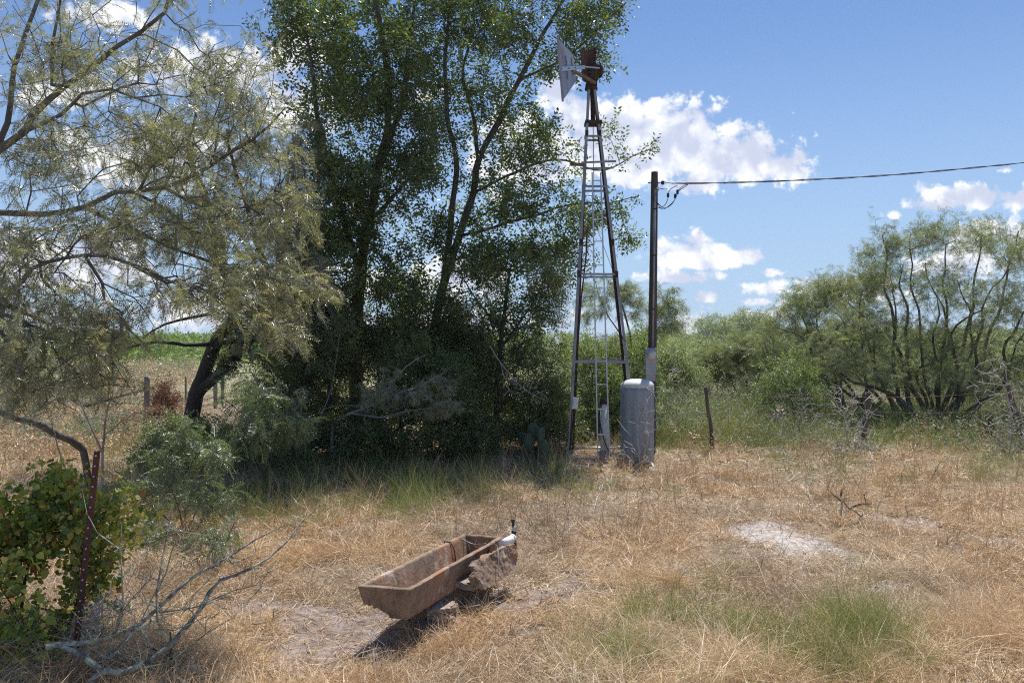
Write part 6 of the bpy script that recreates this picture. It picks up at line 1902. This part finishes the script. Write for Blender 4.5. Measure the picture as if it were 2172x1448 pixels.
ST = [('curved bleached stick lying in the bottom left grass', [(412, 1440, .02), (408, 1410, .03), (425, 1392, .03)], .013, 'dead_twig', 0),
      ('short dark knotty stump standing in front of the dead limb', [(374, 1448, .0), (362, 1415, .06), (360, 1385, .12)], .012, 'bark_dark', 2),
      ('grey stick on the bare soil left of the trough', [(535, 1332, .02), (565, 1325, .02), (600, 1312, .025)], .009, 'bark_grey', 1),
      ('small dark stick just above the grey one on the bare soil', [(588, 1303, .02), (618, 1299, .02)], .006, 'bark_dark', 0),
      ('white forked twig standing in the grass right of the trough valve', [(1255, 1113, .0), (1262, 1085, .05), (1280, 1055, .16)], .008, 'dead_twig', 3),
      ('thin white twig beside the white forked one', [(1312, 1110, .0), (1302, 1085, .05), (1296, 1075, .10)], .006, 'dead_twig', 2),
      ('dark curled twig in the grass in front of the windmill', [(1235, 1070, .03), (1215, 1060, .06), (1200, 1048, .10)], .007, 'bark_dark', 2),
      ('pale forked stick behind the bare soil patch', [(1712, 1048, .10), (1716, 1060, .05), (1724, 1074, .0)], .010, 'dead_twig', 1),
      ('dark upright broken stub behind the right end of the soil patch', [(1784, 1116, .0), (1785, 1090, .05), (1784, 1065, .13)], .012, 'bark_dark', 3),
      ('dark branching stick right of the upright stub', [(1790, 1100, .02), (1815, 1085, .07), (1850, 1078, .05)], .010, 'bark_dark', 4),
      ('dark stick curling towards the camera beside the upright stub', [(1795, 1112, .02), (1815, 1118, .04), (1830, 1108, .09)], .009, 'bark_dark', 3),
      ('long grey stick lying flat in the grass right of the stub', [(1880, 1092, .02), (1960, 1100, .02), (2020, 1112, .02)], .010, 'bark_grey', 2),
      ('pale stick lying flat near the right edge', [(1960, 1072, .03), (2000, 1066, .03), (2060, 1068, .03)], .009, 'dead_twig', 1),
      ('short pale stick lying in the weeds right of the crooked post', [(1650, 990, .1), (1680, 984, .1)], .012, 'dead_twig', 1),
      ('dark leaning twig in the weeds in front of the tangled white shrub', [(1970, 1025, .0), (1985, 1010, .08), (1995, 1000, .14)], .008, 'bark_dark', 1)]
for k, (lab, pts, r, mt, sd) in enumerate(ST):
    stick(lab, pts, r, mt, sd, k)


def build_litter():
    """crumbs of bark, clods and broken stalks"""
    rng = np.random.default_rng(23)
    bm = MB()
    n = 900
    x, y = sample_ground(n, 3.3, 12, rng)
    Vs, Qs = [], []
    ic = np.array([[1, 0, 0], [0, 1, 0], [-1, 0, 0], [0, -1, 0], [.7, .7, .6], [-.7, .7, .5], [-.7, -.7, .6], [.7, -.7, .5], [0, 0, .8]]) * 1.0
    q = np.array([[0, 1, 4, 4], ])
    base = 0
    cube = np.array([[-1, -1, -1], [1, -1, -1], [1, 1, -1], [-1, 1, -1], [-.7, -.7, 1], [.7, -.7, 1], [.7, .7, 1], [-.7, .7, 1]]) * .5
    cq = np.array([[0, 1, 5, 4], [1, 2, 6, 5], [2, 3, 7, 6], [3, 0, 4, 7], [4, 5, 6, 7]])
    zz = ground_h(x, y)
    for i in range(n):
        s = (.006 + .022 * rng.random() ** 3)
        v = (cube + rng.normal(size=(8, 3)) * .14) * s * np.array([1 + rng.random(), 1, .7])
        a = rng.random() * 6.28
        c_, s_ = math.cos(a), math.sin(a)
        v = v @ np.array([[c_, s_, 0], [-s_, c_, 0], [0, 0, 1]]) + np.array([x[i], y[i], zz[i] + s * .25])
        Vs.append(v); Qs.append(cq + base); base += 8
    tag(mesh_quads('soil_crumbs', np.concatenate(Vs), np.concatenate(Qs), M['concrete_dark']), 'dark crumbs of soil and bark scattered on the ground', 'litter', kind='stuff')
    bm.bm.free()


build_litter()


def build_twig_litter():
    rng = np.random.default_rng(29)
    n = 2600
    x, y = sample_ground(n, 3.3, 15, rng)
    keep = fbm(np.stack([x, y], -1) * 1.1, 3, 161) > .47
    x, y = x[keep], y[keep]
    n = len(x)
    root = np.stack([x, y, ground_h(x, y) + .012 + .02 * rng.random(n)], -1)
    V, Q = blades(root, rng.random(n) * 6.28, rng.normal(size=n) * .18 + .1, .05 + .16 * rng.random(n) ** 2, .0045 * np.maximum(1, y / 7) * (.6 + .8 * rng.random(n)), rng.normal(size=n) * .3, rng)
    tag(mesh_quads('twig_litter', V, Q, M['dead_twig'], None), 'small grey twigs and broken stems littering the dry grass', 'twigs', kind='stuff')


build_twig_litter()


# prickly pear in the shade left of the windmill
def build_cactus():
    g = gz(1128, 11.6)
    root = empty('prickly_pear', g, 'prickly pear cactus with flat round pads left of the windmill base', 'cactus')
    pads = [(1122, 938, .10, .17, .2), (1118, 960, .11, .15, 1.1), (1132, 915, .11, .17, -.1), (1148, 922, .09, .14, .7), (1155, 950, .10, .14, .4), (1105, 930, .08, .13, -.6), (1138, 962, .10, .14, 1.9)]
    rng = random.Random(3)
    for (px, py, a, b, rz) in pads:
        c = Vector(P(px, py, 11.4 + rng.uniform(-.1, .1)))
        Rm = Matrix.Rotation(rz, 3, 'Z') @ Matrix.Rotation(rng.uniform(-.25, .25), 3, 'Y')
        bm = bmesh.new(); bmesh.ops.create_uvsphere(bm, u_segments=24, v_segments=16, radius=1)
        for v in bm.verts:
            t = v.co.z
            v.co = Rm @ Vector((v.co.x * a * .78 * (1 + .18 * t), v.co.y * .018, t * b * .8)) + c
        for f in bm.faces: f.smooth = True
        m = MB(); m.bm.free(); m.bm = bm
        m.build('pad', M['cactus'], root)


build_cactus()


# ------------------------------------------------------------------ air
def build_haze():
    m, nb, out = mat_new('haze')
    v = nb.new('ShaderNodeVolumePrincipled')
    v.inputs['Color'].default_value = (0.86, 0.92, 1.0, 1)
    v.inputs['Density'].default_value = 0.0004
    v.inputs['Anisotropy'].default_value = 0.2
    nb.t.links.new(v.outputs[0], out.inputs['Volume'])
    o = MB().box((0, 0, 9.0), (9500, 9500, 24)).build('haze', m)
    tag(o, kind='stuff')


build_haze()
